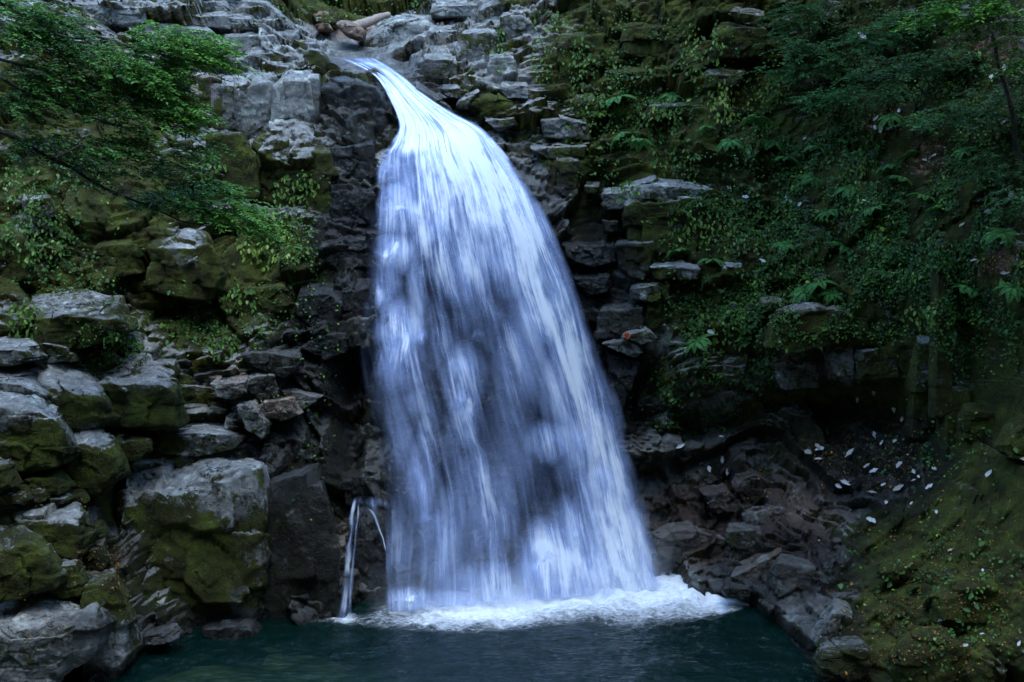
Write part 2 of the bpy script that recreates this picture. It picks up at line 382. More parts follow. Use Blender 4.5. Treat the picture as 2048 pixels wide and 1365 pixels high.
def R(label, front, top=(), dY=0.0, T=None, moss=None, wet=None, tint=None, pw=60, chip=4, rough=1.0, name='rock_block', cat='rock', topT=None, group=None, lv=None):
    rock_no[0] += 1; seed = rock_no[0] * 13 + 5
    fr = np.array(front, float); cx, cy = fr.mean(0)
    fr = (fr - [cx, cy]) * (1.12 if cat == 'rock' else 1.05) + [cx, cy]; dY = dY + (.10 if cat == 'rock' else 0)
    wpx = np.ptp(fr[:, 0]); hpx = np.ptp(fr[:, 1])
    Y = T1(cx, cy) - 0.30 + dY
    wm = wpx * Y / FPX
    if T is None: T = float(np.clip(max(wm * .8, hpx * Y / FPX * .6), .5, 2.2))
    pts = [P(fr[:, 0], fr[:, 1], Y)]
    if len(top):
        tp = np.array(top, float); tt = topT if topT is not None else min(T * .8, 1.3)
        pts.append(P(tp[:, 0], tp[:, 1], Y + tt))
        bk = P(tp[:, 0], tp[:, 1], Y + tt); bk[:, 1] += max(T - tt, .3); pts.append(bk)
    f2 = P(fr[:, 0], fr[:, 1], Y); f2[:, 1] += T
    if len(top): f2 = f2[f2[:, 2] < np.median(f2[:, 2])]
    pts.append(f2)
    pts = np.concatenate(pts)
    big = max(wpx, hpx)
    level = lv or (7 if big > 190 else 6 if big > 55 else 5)
    v, f, c = rock_verts(pts, seed, level, pw, chip, rough)
    if moss is not None and cx < 600 and cy > 450 and (wet or 0) < .35:
        at = rock_attrs(v + c, None, wet, tint); at['moss'] = at['moss'] + (moss - .3) * .8
    else: at = rock_attrs(v + c, moss, wet, tint)
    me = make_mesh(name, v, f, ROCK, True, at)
    o = link(name, me, None, c, label, cat, group)
    ROCK_BVH.append((v + c, f))
    return o
bl = dict(name='boulder', cat='boulder')
# --- upper left: the worn grey tiers beside the lip
R('pale grey slab step with a flat front, top of the tiers left of the lip', [(405,35),(455,33),(455,56),(403,53)], [(400,22),(450,20)], moss=.0, rough=.5)
R('small grey step right of the flat-fronted step on the top tier', [(455,38),(502,40),(506,59),(455,57)], [(455,28),(498,30)], moss=.0)
R('bulging grey rock with a dark mossy hollow on the upper left tier', [(322,32),(370,28),(400,36),(403,52),(360,57),(320,47)], [(325,13),(380,10)], moss=.15)
R('upright grey block left of the bulging rock on the top tier', [(284,20),(318,28),(322,50),(284,48)], [(290,12),(318,12)], moss=.05)
R('thin grey shelf along the very top edge of the upper left tiers', [(372,6),(450,6),(452,24),(376,26)], [(380,-6),(450,-6)], moss=.05)
R('long sloping grey ridge running down to the brown boulders', [(455,4),(532,8),(572,42),(584,62),(510,46),(462,30)], [(470,-12),(530,-8)], moss=.1, topT=1.6)
R('pale broken ledge along the top edge behind the leaves', [(150,10),(282,12),(286,52),(150,48)], [(160,-10),(280,-8)], moss=.05)
R('wide low grey slab behind the overhanging leaves, top left', [(250,50),(345,54),(412,62),(405,74),(300,72)], [(255,38),(345,36),(405,46)], moss=.0)
R('squared grey block in the middle of the stepped tiers', [(447,78),(500,74),(547,76),(550,96),(460,106),(445,98)], [(440,62),(540,60)], moss=.0, rough=.5)
R('grey block with a rounded shoulder right of the squared middle block', [(545,68),(585,75),(592,107),(550,102)], [(545,54),(600,58)], moss=.05, rough=.5)
R('small flat grey slab just above the mossy rounded boulder by the lip', [(590,84),(630,90),(626,102),(592,100)], [(592,74),(630,78)], moss=.0, rough=.5)
R('domed grey boulder with a brown mossy face left of the lip', [(468,128),(505,110),(545,106),(556,128),(548,148),(474,150)], [(508,88),(540,90)], moss=.42, **bl, rough=.5)
R('rounded mossy boulder standing right at the lip of the waterfall', [(599,112),(625,97),(655,116),(668,136),(650,154),(610,154)], [(615,92),(645,100)], moss=.55, pw=10, **bl, rough=.5)
R('narrow grey stone between the domed boulder and the rounded mossy one', [(552,118),(598,112),(604,140),(556,142)], [(556,104),(596,102)], moss=.05)
R('brown mossy block at the left end of the tall grey wall', [(398,164),(440,160),(444,264),(402,262)], [(404,150),(440,148)], moss=.6, tint=.5, topT=.7, rough=.5)
R('dark streaked upright block, first clean face of the tall grey wall', [(424,166),(465,168),(467,266),(424,266)], [(428,150),(462,150)], moss=.12, dY=-.06, topT=.8, rough=.5)
R('widest upright face of the tall grey wall with pale water stains', [(464,178),(500,168),(550,172),(551,256),(540,276),(462,268)], [(452,150),(520,143),(550,150)], moss=.08, dY=-.1, topT=1.0, rough=.5)
R('pale upright face right of the widest one on the tall grey wall', [(549,170),(617,172),(629,284),(590,288),(544,276)], [(560,146),(622,142)], moss=.12, dY=-.12, topT=1.0, rough=.5)
R('slim lichened pillar at the right end of the tall grey wall', [(616,160),(637,162),(636,276),(624,286)], [(618,146),(638,148)], moss=.25, dY=-.2, topT=.8, rough=.5)
R('black wet block filling the alcove left of the upper chute', [(640,184),(700,166),(748,184),(776,232),(783,286),(638,284)], [(690,148),(642,156),(730,160)], moss=.05, wet=.95, dY=.05, topT=1.0)
# --- left bank, middle
R('mossy brown block leaning under the tall grey wall, left one', [(420,274),(478,276),(506,310),(513,392),(460,388),(414,322)], [(430,262),(480,264)], moss=.75, rough=.5)
R('flat-faced mossy block between the leaning block and the dark ledge', [(511,282),(574,280),(576,304),(564,402),(515,397)], [(515,268),(574,268)], moss=.75, topT=.8)
R('dark square block with a moss fringe below the alcove ledge', [(572,308),(656,306),(670,395),(650,430),(560,430),(561,340)], [(592,288),(662,286)], moss=.75, wet=.3, topT=.9)
R('lower mossy block under the dark square block', [(548,438),(640,434),(650,502),(560,507)], [(556,424),(640,424)], moss=.75)
R('black angular wet stone beside the upper left edge of the falls', [(664,300),(742,296),(750,360),(720,382),(668,372)], [(664,286),(744,284)], moss=.1, wet=1, topT=.8)
R('black wet stone under the angular one, left edge of the falls', [(668,390),(742,380),(740,452),(664,470)], [(672,376),(740,372)], moss=.05, wet=1)
R('rounded black wet stone halfway down the left edge of the falls', [(640,492),(728,480),(736,548),(650,560)], [(650,470),(728,466)], moss=.1, wet=1)
R('large lichen-spotted mossy boulder below the leaf sprays', [(298,500),(345,486),(412,480),(442,540),(430,566),(410,602),(342,590),(296,578)], [(310,468),(370,460),(412,466)], moss=.33, dY=-.3, **bl)
R('mossy shoulder rock left of the lichen-spotted boulder', [(190,500),(262,490),(270,545),(190,560)], [(200,480),(255,476)], moss=.65)
R('grey-patched stone at the left picture edge under the leaves', [(-20,480),(42,476),(48,560),(-20,570)], [(-20,462),(40,460)], moss=.25)
R('tall pale stone half hidden by leaves, left picture edge', [(46,404),(98,398),(106,462),(50,470)], [(52,388),(94,386)], moss=.35)
R('broad flat-topped boulder with striped moss on the left bank', [(66,630),(150,634),(230,644),(234,668),(160,702),(70,692)], [(60,590),(150,582),(242,592)], moss=.30, dY=-.55, topT=1.3, **bl)
R('dark smooth rock tucked under the broad striped boulder', [(66,690),(124,690),(148,722),(72,724)], moss=.35, dY=-.2)
R('flat mossy-streaked boulder cut by the left picture edge', [(-50,700),(55,704),(60,728),(-50,738)], [(-50,672),(60,680)], moss=.25, dY=-.5, **bl)
R('smooth pale dome boulder between two mossy ones, lower left bank', [(72,766),(130,792),(208,792),(212,855),(150,872),(108,832)], [(60,730),(104,718),(166,734),(204,772)], moss=.14, dY=-.5, pw=9, topT=1.2, **bl)
R('big square boulder with a pale broken top, centre of the left bank', [(204,776),(240,782),(296,772),(346,770),(342,858),(300,866),(212,855)], [(188,748),(216,722),(270,706),(346,742)], moss=.27, dY=-.55, topT=1.2, **bl)
R('small grey stone wedged beside the square broken-top boulder', [(312,730),(346,728),(350,752),(314,756)], [(316,720),(344,718)], moss=.2)
R('huge grey-headed boulder cut by the left edge, above the rubble', [(-50,812),(60,818),(104,842),(116,862),(113,938),(40,952),(-50,932)], [(-40,778),(30,778),(75,796),(112,834)], moss=.14, dY=-.8, topT=1.1, lv=7, **bl)
R('mossy-backed boulder lying on top of the huge grey-headed one', [(-30,766),(40,770),(80,790),(82,804),(30,796)], [(-20,722),(40,736),(75,768)], moss=.34, dY=-.5, topT=1.2, **bl)
R('grey knob on the right corner of the huge grey-headed boulder', [(82,836),(108,832),(118,866),(112,900),(90,880)], [(84,818),(104,818)], moss=.0, dY=-.9)
R('small pale-topped boulder with mossy sides right of the huge one', [(124,886),(150,902),(200,896),(230,902),(234,962),(180,1002),(130,962)], [(140,854),(188,846),(214,870)], moss=.36, dY=-.5, pw=10, **bl)
R('low stone with a tan ledge beside the small pale-topped boulder', [(230,888),(295,884),(302,902),(260,922),(232,907)], [(226,872),(292,870)], moss=.3, dY=-.3)
R('long low stone with a flat grey top in the dark gully', [(320,874),(390,868),(455,872),(462,897),(390,912),(320,907)], [(350,855),(400,850),(442,856)], moss=.34, dY=-.3)
R('dark mossy rock under the long flat-topped stone', [(350,905),(440,900),(440,935),(356,940)], moss=.6, dY=-.1)
R('glossy black boulder against the left edge of the falls', [(595,592),(663,592),(682,612),(670,654),(632,660),(592,630)], [(600,570),(682,566)], moss=.05, wet=1, dY=-.2, **bl)
R('glossy black stone touching the veil, right of the black boulder', [(668,594),(735,580),(742,652),(700,662),(680,642)], [(680,562),(742,558)], moss=.02, wet=1, dY=-.1)
R('mossy dark shelf stone left of the glossy black boulder', [(470,580),(565,574),(570,624),(480,630)], [(476,566),(566,562)], moss=.5, wet=.3)
R('wet wedge-shaped stone with a leaf-strewn rim, left of the falls', [(485,708),(592,711),(597,724),(566,756),(530,732),(500,727)], [(488,698),(592,698)], moss=.18, wet=.75, dY=-.3)
R('wet slab under the glossy boulders by the left edge of the falls', [(600,692),(640,668),(690,668),(688,702),(650,717)], [(610,676),(650,658),(690,660)], moss=.05, wet=1, dY=-.2)
R('grey stone with a litter-lined top, left of the dark gully', [(425,770),(490,767),(493,787),(465,800),(435,792)], [(430,756),(488,755)], moss=.15, dY=-.3)
R('grey angular stone right of the litter-lined one', [(495,758),(545,755),(556,787),(520,800),(500,787)], [(500,746),(542,744)], moss=.15, wet=.4, tint=.2, dY=-.2)
R('tilted pale slab pointing down into the dark gully', [(475,815),(500,810),(534,856),(520,877),(490,852)], moss=.0, wet=.15, dY=-.35)
R('warm brown rounded stone with orange leaves on it', [(517,814),(547,804),(580,802),(596,830),(560,842),(530,834)], [(530,798),(576,794)], moss=.0, wet=.2, tint=.55, dY=-.35)
R('small cracked grey slab behind the warm brown stone', [(565,784),(600,787),(636,798),(596,824)], moss=.0, wet=.45, dY=-.1)
R('great pale-topped rock overhanging the pool, cracked grey crown', [(250,1006),(342,1038),(400,1030),(452,1002),(506,955),(524,1100),(510,1330),(300,1350),(246,1190)], [(234,962),(262,944),(321,913),(386,913),(446,934),(500,944)], moss=.22, wet=.2, dY=-.3, topT=1.7, T=2.6, pw=22, lv=7, **bl)
R('black wet rock under the gully, right of the great pale-topped rock', [(520,1000),(640,980),(670,1100),(660,1420),(518,1430)], [(530,980),(640,965)], moss=.22, wet=.9, dY=0)
R('dark half-drowned stone at the foot of the great pale-topped rock', [(400,1262),(500,1250),(508,1290),(410,1300)], [(410,1250),(494,1240)], moss=.15, wet=.9, dY=-.35, pw=9)
R('black dripping ledge at the left foot of the falls', [(690,962),(770,958),(800,985),(785,1008),(700,1010)], [(700,945),(775,940)], moss=.05, wet=1, dY=.0)
R('black rounded rock behind the thin trickles at the left foot of the falls', [(700,1030),(765,1026),(785,1110),(785,1290),(690,1290)], [(706,1016),(764,1012)], moss=.05, wet=1, dY=.05, pw=9)
R('pale flat-topped boulder with a mossy right shoulder, lower left heap', [(26,1034),(70,1047),(90,1062),(130,1042),(158,1042),(160,1092),(150,1122),(100,1142),(88,1085)], [(25,1024),(70,1013),(145,1006),(156,1026)], moss=.22, dY=-.6, **bl)
R('dark-fronted boulder at the left edge under the pale flat-topped one', [(-40,1112),(20,1102),(70,1094),(92,1132),(100,1182),(40,1202),(-40,1202)], [(-20,1070),(25,1055),(72,1078)], moss=.3, dY=-.8, **bl)
R('largest rounded grey boulder in the bottom left corner', [(-80,1262),(20,1252),(100,1272),(166,1248),(167,1330),(110,1378),(-80,1430)], [(-60,1202),(60,1188),(120,1200),(152,1226)], moss=.12, dY=-1.0, T=2.2, pw=10, lv=7, **bl)
R('tall narrow boulder standing in the pool edge, lower left', [(165,1176),(230,1164),(247,1216),(240,1340),(215,1420),(170,1420),(160,1242)], [(152,1146),(222,1140)], moss=.35, wet=.3, dY=-.4, **bl)
R('reddish leaf-strewn stone above the tall narrow boulder', [(160,1112),(205,1094),(219,1122),(200,1142),(165,1142)], [(165,1098),(200,1084)], moss=.1, tint=.5, dY=-.35)
R('small mossy round stone in the gully behind the heap', [(168,1058),(198,1052),(203,1078),(172,1084)], [(172,1048),(196,1044)], moss=.55, dY=-.2, pw=8)
R('small grey cobble, first in the row on the heap', [(3,992),(45,988),(53,1007),(15,1012)], [(5,978),(45,975)], moss=.15, dY=-.7, pw=8, name='cobble')
R('small grey cobble, second in the row on the heap', [(55,990),(85,987),(86,1007),(55,1008)], [(58,980),(82,978)], moss=.2, dY=-.7, pw=8, name='cobble')
R('small grey cobble, third in the row on the heap', [(88,1000),(130,997),(133,1010),(90,1013)], [(92,990),(126,988)], moss=.2, dY=-.6, pw=8, name='cobble')
R('small dark cobble at the right end of the row on the heap', [(125,992),(158,992),(166,1012),(130,1014)], [(128,984),(156,984)], moss=.35, dY=-.5, pw=8, name='cobble')
R('upright grey stone at the left edge beside the mossy cushion stone', [(-60,932),(8,938),(14,978),(-60,992)], [(-50,920),(6,922)], moss=.08, dY=-.9)
R('moss-cushioned stone under the huge grey-headed boulder', [(40,962),(110,958),(123,988),(70,993)], [(40,944),(110,940)], moss=.8, dY=-.6)
R('grey boulder wedged low between the heap and the tall narrow boulder', [(90,1142),(150,1130),(165,1165),(160,1200),(100,1195)], [(96,1130),(150,1120)], moss=.3, dY=-.6, **bl)
R('low wet stone half drowned at the left shore of the pool', [(285,1275),(345,1262),(352,1282),(290,1294)], [(290,1266),(344,1256)], moss=.1, wet=.8, dY=-.3, name='boulder', cat='boulder')
# --- right of the lip
R('smooth sloping grey slab rising right of the stream mouth', [(714,92),(790,50),(866,48),(852,78),(810,108),(748,116)], [(740,66),(792,28),(866,30)], moss=.04, topT=1.4, rough=.5)
R('grey dome with a mossy cap above the chute, right side', [(860,66),(925,66),(929,80),(900,112),(860,122),(848,94)], [(862,50),(922,50)], moss=.3, rough=.5)
R('large mossy block with a vertical front right of the grey dome', [(924,74),(990,72),(996,118),(980,168),(905,164),(912,98)], [(930,58),(988,58)], moss=.4, dY=-.15, rough=.5)
R('plain grey wall stone below the grey dome, above the chute', [(850,120),(912,124),(906,168),(838,166)], [(850,108),(910,108)], moss=.05, rough=.5)
R('rock with a big white lichen patch high right of the lip', [(1005,40),(1045,34),(1072,64),(1060,88),(1038,118),(1008,78)], [(1008,26),(1046,22)], moss=.12, dY=-.2)
R('pale lichen-crusted block under the white-patched rock', [(980,120),(1025,118),(1036,162),(1042,192),(978,172)], [(982,108),(1024,106)], moss=.12, dY=-.15)
R('low pale stone at the foot of the lichen-crusted block', [(1003,172),(1055,174),(1053,196),(1012,194)], [(1006,162),(1052,164)], moss=.05, dY=-.25)
R('grey top shelf high above the chute, flat and long', [(868,14),(1036,10),(1040,28),(872,34)], [(870,0),(1036,-4)], moss=.12)
R('small tilted slab at the foot of the mossy block, chute side', [(884,180),(920,178),(918,196),(895,194)], [(888,170),(918,170)], moss=.0)
R('leaning pale slab between the small tilted slab and the mossy mound', [(915,206),(956,188),(933,216),(914,219)], [(920,194),(954,178)], moss=.0, dY=-.1)
R('mossy green mound beside the top of the curtain', [(932,212),(975,190),(1036,210),(1042,230),(980,236)], [(945,196),(980,174),(1032,196)], moss=1.2, pw=8, dY=-.1, name='boulder', cat='boulder')
R('white flat slab below the mossy green mound', [(972,244),(1026,238),(1032,250),(998,260)], [(974,232),(1026,228)], moss=.0, dY=-.15)
R('long wet slab sloping beside the upper chute', [(838,180),(892,212),(910,236),(872,238),(826,200)], [(836,166),(890,196)], moss=.0, wet=.7, dY=-.05)
R('block with a white patch right of the curtain shoulder', [(1088,244),(1122,240),(1173,250),(1176,277),(1090,275)], [(1090,230),(1170,236)], moss=.25, dY=-.2)
R('pale flat-topped block under the white-patched block', [(1064,298),(1172,294),(1162,314),(1110,320),(1068,306)], [(1072,284),(1172,282)], moss=.2, dY=-.2)
R('mossy dome rock on the wall above the white-patched block', [(1150,206),(1190,198),(1197,237),(1150,234)], [(1154,190),(1188,186)], moss=.5, dY=-.2)
R('slim upright column right of the curtain shoulder', [(1114,324),(1156,328),(1151,387),(1119,392)], [(1118,312),(1154,316)], moss=.3, dY=-.2, tint=.2)
R('long pale shelf rock, brightest ledge of the right wall', [(1255,384),(1310,374),(1380,378),(1440,392),(1430,404),(1340,400),(1265,402)], [(1258,364),(1312,350),(1382,358),(1438,380)], moss=.16, dY=-.2, topT=.9)
R('mossy rock mass under the long pale shelf', [(1258,410),(1440,406),(1424,480),(1335,522),(1262,484)], [(1262,398),(1436,396)], moss=.6, dY=-.2)
R('pale cube-shaped block below the long pale shelf', [(1204,390),(1258,388),(1256,415),(1211,418)], [(1208,376),(1256,374)], moss=.08, dY=-.4)
R('narrow pale ledge right of the cube-shaped block', [(1259,396),(1312,407),(1310,418),(1260,414)], moss=.1, dY=-.3)
R('small flat stone up left of the cube-shaped block', [(1170,374),(1199,374),(1191,387),(1174,388)], [(1174,364),(1198,364)], moss=.1, dY=-.25)
R('small rounded stone down left of the cube-shaped block', [(1207,442),(1236,444),(1233,464),(1210,463)], moss=.1, dY=-.25, pw=9)
R('upright grey-green stone under the cube-shaped block', [(1259,432),(1301,434),(1301,478),(1261,478)], [(1262,422),(1300,422)], moss=.35, dY=-.25)
R('black wet ledge stone at the right edge of the falls', [(1130,494),(1223,492),(1229,523),(1175,533),(1134,514)], [(1136,480),(1222,478)], moss=.05, wet=1, dY=-.2)
R('pointed mossy block with a pale top right of the black ledge stone', [(1236,496),(1306,488),(1304,526),(1286,557),(1244,543)], [(1240,484),(1304,474)], moss=.4, dY=-.35)
R('pale-topped mossy stone right of the pointed mossy block', [(1304,538),(1366,532),(1369,553),(1314,559)], [(1308,526),(1364,520)], moss=.3, dY=-.35)
R('twin pale stone beside the pale-topped mossy stone', [(1352,536),(1399,541),(1393,560),(1360,560)], [(1356,526),(1396,530)], moss=.15, dY=-.4)
R('grey-brown block below the pointed mossy block', [(1266,580),(1319,572),(1317,604),(1267,600)], [(1270,568),(1316,562)], moss=.3, dY=-.3)
R('wet black block lower on the right edge of the falls', [(1150,560),(1216,556),(1221,579),(1174,596)], [(1156,546),(1216,542)], moss=.02, wet=1, dY=-.2)
R('big dark block beside the right edge of the falls', [(1202,626),(1282,620),(1277,672),(1198,676)], [(1206,610),(1280,606)], moss=.12, wet=.8, dY=-.3)
R('flat dark slab right of the maple leaf stone', [(1246,674),(1293,662),(1317,678),(1286,688)], [(1250,664),(1292,652)], moss=.1, wet=.3, dY=-.45)
R('flat slab carrying a red maple leaf', [(1207,690),(1258,684),(1284,702),(1272,716),(1240,704)], [(1212,678),(1258,670),(1280,690)], moss=.05, wet=.5, dY=-.45)
R('glistening wet column under the maple leaf slab', [(1214,708),(1276,730),(1266,756),(1240,826),(1224,774)], moss=.03, wet=1, dY=-.2)
# --- right wall
R('brown jutting block high on the right wall under the overhang', [(1438,54),(1526,62),(1523,114),(1438,112)], [(1444,42),(1524,48)], moss=.45, tint=.7, dY=-.35)
R('pale-edged capstone on the brown jutting block', [(1464,26),(1531,34),(1521,57),(1489,46)], [(1468,16),(1530,22)], moss=.25, tint=.4, dY=-.5)
R('square grey-topped block in the middle of the ferny right wall', [(1411,148),(1489,146),(1471,171),(1415,173)], [(1414,136),(1488,134)], moss=.35, dY=-.4)
R('ledge block above the ferns on the right wall', [(1250,60),(1330,58),(1336,110),(1250,112)], [(1254,46),(1328,44)], moss=.75, dY=-.2)
R('mossy square block left of the ledge block above the ferns', [(1120,80),(1200,76),(1206,160),(1126,166)], [(1124,66),(1200,62)], moss=.7, dY=-.2)
R('dark mossy block beneath the mossy square block', [(1215,150),(1310,146),(1320,200),(1222,206)], [(1220,138),(1310,134)], moss=.85, dY=-.15)
R('pale flat ledge under the hanging yellow leaves', [(1300,216),(1400,212),(1402,232),(1306,238)], [(1304,206),(1398,202)], moss=.4, dY=-.3)
R('round grey stone poking out of the ivy on the right wall', [(1446,536),(1486,534),(1491,552),(1450,554)], [(1450,526),(1484,524)], moss=.15, dY=-.4, pw=9)
R('pale lens-shaped stone above the mossy brown wall', [(1519,606),(1566,604),(1553,625),(1527,625)], [(1524,596),(1562,594)], moss=.05, dY=-.45, pw=9)
R('mossy brown wall boulder with bare shoulders, right bank', [(1560,622),(1640,610),(1716,628),(1692,684),(1600,706),(1542,692)], [(1566,606),(1640,592),(1712,612)], moss=.4, tint=.35, dY=-.4, **bl)
R('pale grey face in the dark overhang, middle of three', [(1660,688),(1706,684),(1703,758),(1667,758)], moss=.12, dY=-.04)
R('pale grey face in the dark overhang, right one of three', [(1730,707),(1790,692),(1793,753),(1728,760)], moss=.2, dY=-.04)
R('mottled face in the dark overhang, left one of three', [(1555,748),(1641,732),(1636,772),(1569,778)], moss=.22, dY=-.04)
R('pale-headed short pillar left of the tall dark pillar', [(1839,680),(1866,680),(1863,780),(1834,780)], [(1842,668),(1864,668)], moss=.35, dY=-.35, name='rock_pillar')
R('tall dark rock pillar rising through the right-hand undergrowth', [(1880,482),(1906,490),(1902,820),(1874,820)], moss=.5, dY=-.5, T=.5, name='rock_pillar')
R('mossy square-topped pillar under the pale-headed one', [(1829,790),(1873,786),(1871,884),(1827,872)], [(1832,776),(1872,772)], moss=.9, dY=-.4, name='rock_pillar')
R('broad mossy pillar right of the square-topped one', [(1897,785),(1943,785),(1938,915),(1894,915)], [(1900,770),(1940,770)], moss=.95, dY=-.3, name='rock_pillar')
R('short mossy pillar near the right picture edge', [(1934,822),(1988,822),(1986,884),(1931,876)], [(1938,808),(1986,808)], moss=.95, dY=-.3, name='rock_pillar')
R('round mossy boulder cut by the right picture edge', [(2008,888),(2060,850),(2100,930),(2012,912)], [(2020,860),(2070,828)], moss=1.1, dY=-.4, **bl)
# --- lower right slope
R('brown triangular slab at the right foot of the falls', [(1312,1074),(1375,1062),(1470,1088),(1444,1130),(1378,1140),(1318,1110)], [(1330,1060),(1380,1048),(1468,1072)], moss=.05, wet=.5, tint=.4, dY=-.04)
R('brown wet stone on the slope above the triangular slab', [(1498,1030),(1556,1018),(1594,1030),(1552,1054),(1498,1050)], [(1504,1018),(1590,1016)], moss=.05, wet=.5, tint=.3, dY=-.04)
R('angular wet stone in the middle of the lower right slope', [(1456,1068),(1523,1060),(1532,1104),(1470,1141)], [(1462,1054),(1522,1046)], moss=.08, wet=.6, tint=.2, dY=-.04)
R('large flat-faced stone at the water edge, lower right slope', [(1465,1157),(1556,1110),(1553,1157),(1490,1180)], [(1480,1136),(1556,1094)], moss=.1, wet=.55, dY=-.04)
R('round wet stone in the foam at the pool edge', [(1448,1174),(1499,1180),(1495,1206),(1452,1196)], [(1454,1164),(1494,1168)], moss=.02, wet=.9, dY=-.3, pw=9)
R('big dark sloping block between the pool and the mossy bank', [(1560,1130),(1630,1142),(1656,1164),(1600,1240),(1544,1218)], [(1566,1116),(1632,1124)], moss=.12, wet=.7, tint=.2, dY=-.04)
R('lavender grey slab stepping into the pool, lower right', [(1668,1224),(1706,1232),(1698,1274),(1635,1286)], [(1676,1210),(1706,1216)], moss=.02, wet=.5, dY=-.3)
R('rounded dark boulder at the shore, bottom right', [(1640,1308),(1740,1296),(1756,1326),(1740,1368),(1640,1370)], [(1650,1290),(1736,1278)], moss=.3, wet=.5, dY=-.5, pw=8, **bl)
R('small wet stone above the brown slab, lower right slope', [(1412,994),(1457,984),(1486,1018),(1430,1028)], moss=.05, wet=.7, tint=.4, dY=-.04)
R('dark glossy boulder high on the lower right slope', [(1465,968),(1506,954),(1565,975),(1557,1012),(1498,1020)], [(1474,952),(1508,942),(1560,962)], moss=.08, wet=.8, dY=.12, **bl)
R('yellow-green hummock rock at the top of the mossy bank', [(1758,1148),(1846,1124),(1844,1166),(1780,1180)], [(1764,1132),(1846,1106)], moss=1.2, dY=-.2, pw=8)
R('mossy bank boulder sloping to the bottom right corner', [(1860,1200),(1980,1160),(2040,1230),(1980,1300),(1880,1290)], [(1880,1180),(1980,1136),(2040,1200)], moss=1.2, dY=-.1, pw=8, **bl)
R('mossy boulder in the bottom right corner of the bank', [(1800,1290),(1900,1270),(1960,1340),(1930,1400),(1800,1400)], [(1810,1270),(1900,1250)], moss=1.15, dY=-.3, pw=8, **bl)
# --- behind the lip
R('brown boulder at the stream mouth, left of the driftwood', [(622,36),(648,24),(672,40),(668,50),(640,48)], [(626,26),(650,20)], moss=.0, tint=.9, dY=-1.5, T=1.2, pw=8, name='boulder', cat='boulder')
R('smaller dark brown stone under the brown boulder at the stream mouth', [(628,48),(654,46),(660,58),(634,60)], moss=.0, tint=.9, dY=-1.2, T=.8, pw=8, rough=.5)
R('long pinkish brown boulder lying across the stream mouth', [(668,50),(690,42),(728,64),(724,78),(690,68)], [(674,40),(700,40),(730,58)], moss=.0, tint=.75, dY=-2.2, T=1.2, pw=9, name='boulder', cat='boulder', rough=.5)
# ------------------------------------------------------------------ pool
gx = np.concatenate([np.arange(-30, -11, .5), np.arange(-11, 9, .045), np.arange(9, 30, .5)])
gy = np.concatenate([np.arange(-10, 18, .4), np.arange(18, 29.5, .045)])
PX, PY = np.meshgrid(gx, gy)
fx, fy = proj(np.stack([PX, PY, 0 * PX], -1))
fl_x = np.array([600, 660, 700, 760, 850, 950, 1050, 1150, 1250, 1330, 1400, 1450, 1500])
fl_c = 5 + np.array([1238, 1236, 1238, 1230, 1222, 1213, 1204, 1193, 1182, 1175, 1180, 1188, 1200])      # middle of the foam band
fl_w = .84 * np.array([2, 8, 13, 18, 27, 32, 30, 32, 42, 46, 36, 24, 4])
fc = np.interp(fx, fl_x, fl_c); fw = np.interp(fx, fl_x, fl_w)
PF = np.stack([PX * 1.0, PY * 1.0, 0 * PX], -1)
foam = (1 - smooth(.0, 2.6, np.abs(fy - fc + 5 * fbm(PF * 1.2, 3, 77)) / np.maximum(fw, 1))) * (fx > 600) * (fx < 1500) * (PY > 15)
foam = foam * (.32 + .68 * smooth(690, 1000, fx))
foam = np.maximum(foam, paint([(685, 1236, 30, 13, .9), (1390, 1182, 80, 26, 1.0)], fx, fy, .7))
near = smooth(15, 20, PY)
zz = near * (0.022 * fbm(PF * np.array([1.6, 2.6, 1]), 4, 41) + 0.012 * fbm(PF * 5.5, 3, 43)) 
zz = zz * (1 + 2.2 * smooth(.05, .6, foam)) + smooth(.3, 1, foam) * (0.07 + 0.06 * fbm(PF * 3.0, 4, 45)) * smooth(1000, 1250, fx) * (1 - smooth(1390, 1440, fx))
k = NT('pool water')
pos = k.n('NewGeometry').outputs['Position']
fo = k.attr('foam')
fn = k.noise(k.n('Mapping', Vector=pos, Scale=(1.6, 3.2, 1.0)).outputs[0], 3.2, 7, 0.72, 0.6)
fn2 = k.noise(pos, 15, 5, 0.75)
fm = k.math('ADD', k.math('MULTIPLY', fo, .92), k.math('MULTIPLY', k.math('SUBTRACT', fn, 0.5), 1.1))
fm = k.math('ADD', fm, k.math('MULTIPLY', k.math('SUBTRACT', fn2, 0.5), .55))
fm = k.math('MULTIPLY', k.math('MULTIPLY', k.step(fm, 0.12, 1.1), .92), k.step(fo, 0.0, 0.25))
rip = k.n('Bump', Height=k.math('ADD', k.noise(k.n('Mapping', Vector=pos, Scale=(1.0, 2.2, 1.0)).outputs[0], 3.5, 5, 0.6, 0.3), k.math('MULTIPLY', fn2, 0.08)))
rip.inputs['Strength'].default_value = 0.5; rip.inputs['Distance'].default_value = 0.12
deep = k.n('BsdfPrincipled'); deep.inputs['Base Color'].default_value = (0.001, 0.021, 0.0175, 1); deep.inputs['Roughness'].default_value = 0.12; deep.inputs['IOR'].default_value = 1.33
k.set(deep.inputs['Normal'], rip.outputs[0])
tr = k.n('BsdfTransparent'); tr.inputs[0].default_value = (0.50, 0.66, 0.50, 1)
gl = k.n('BsdfGlossy'); gl.inputs['Roughness'].default_value = 0.12; k.set(gl.inputs['Normal'], rip.outputs[0])
fr = k.n('Fresnel'); fr.inputs['IOR'].default_value = 1.33; k.set(fr.inputs['Normal'], rip.outputs[0])
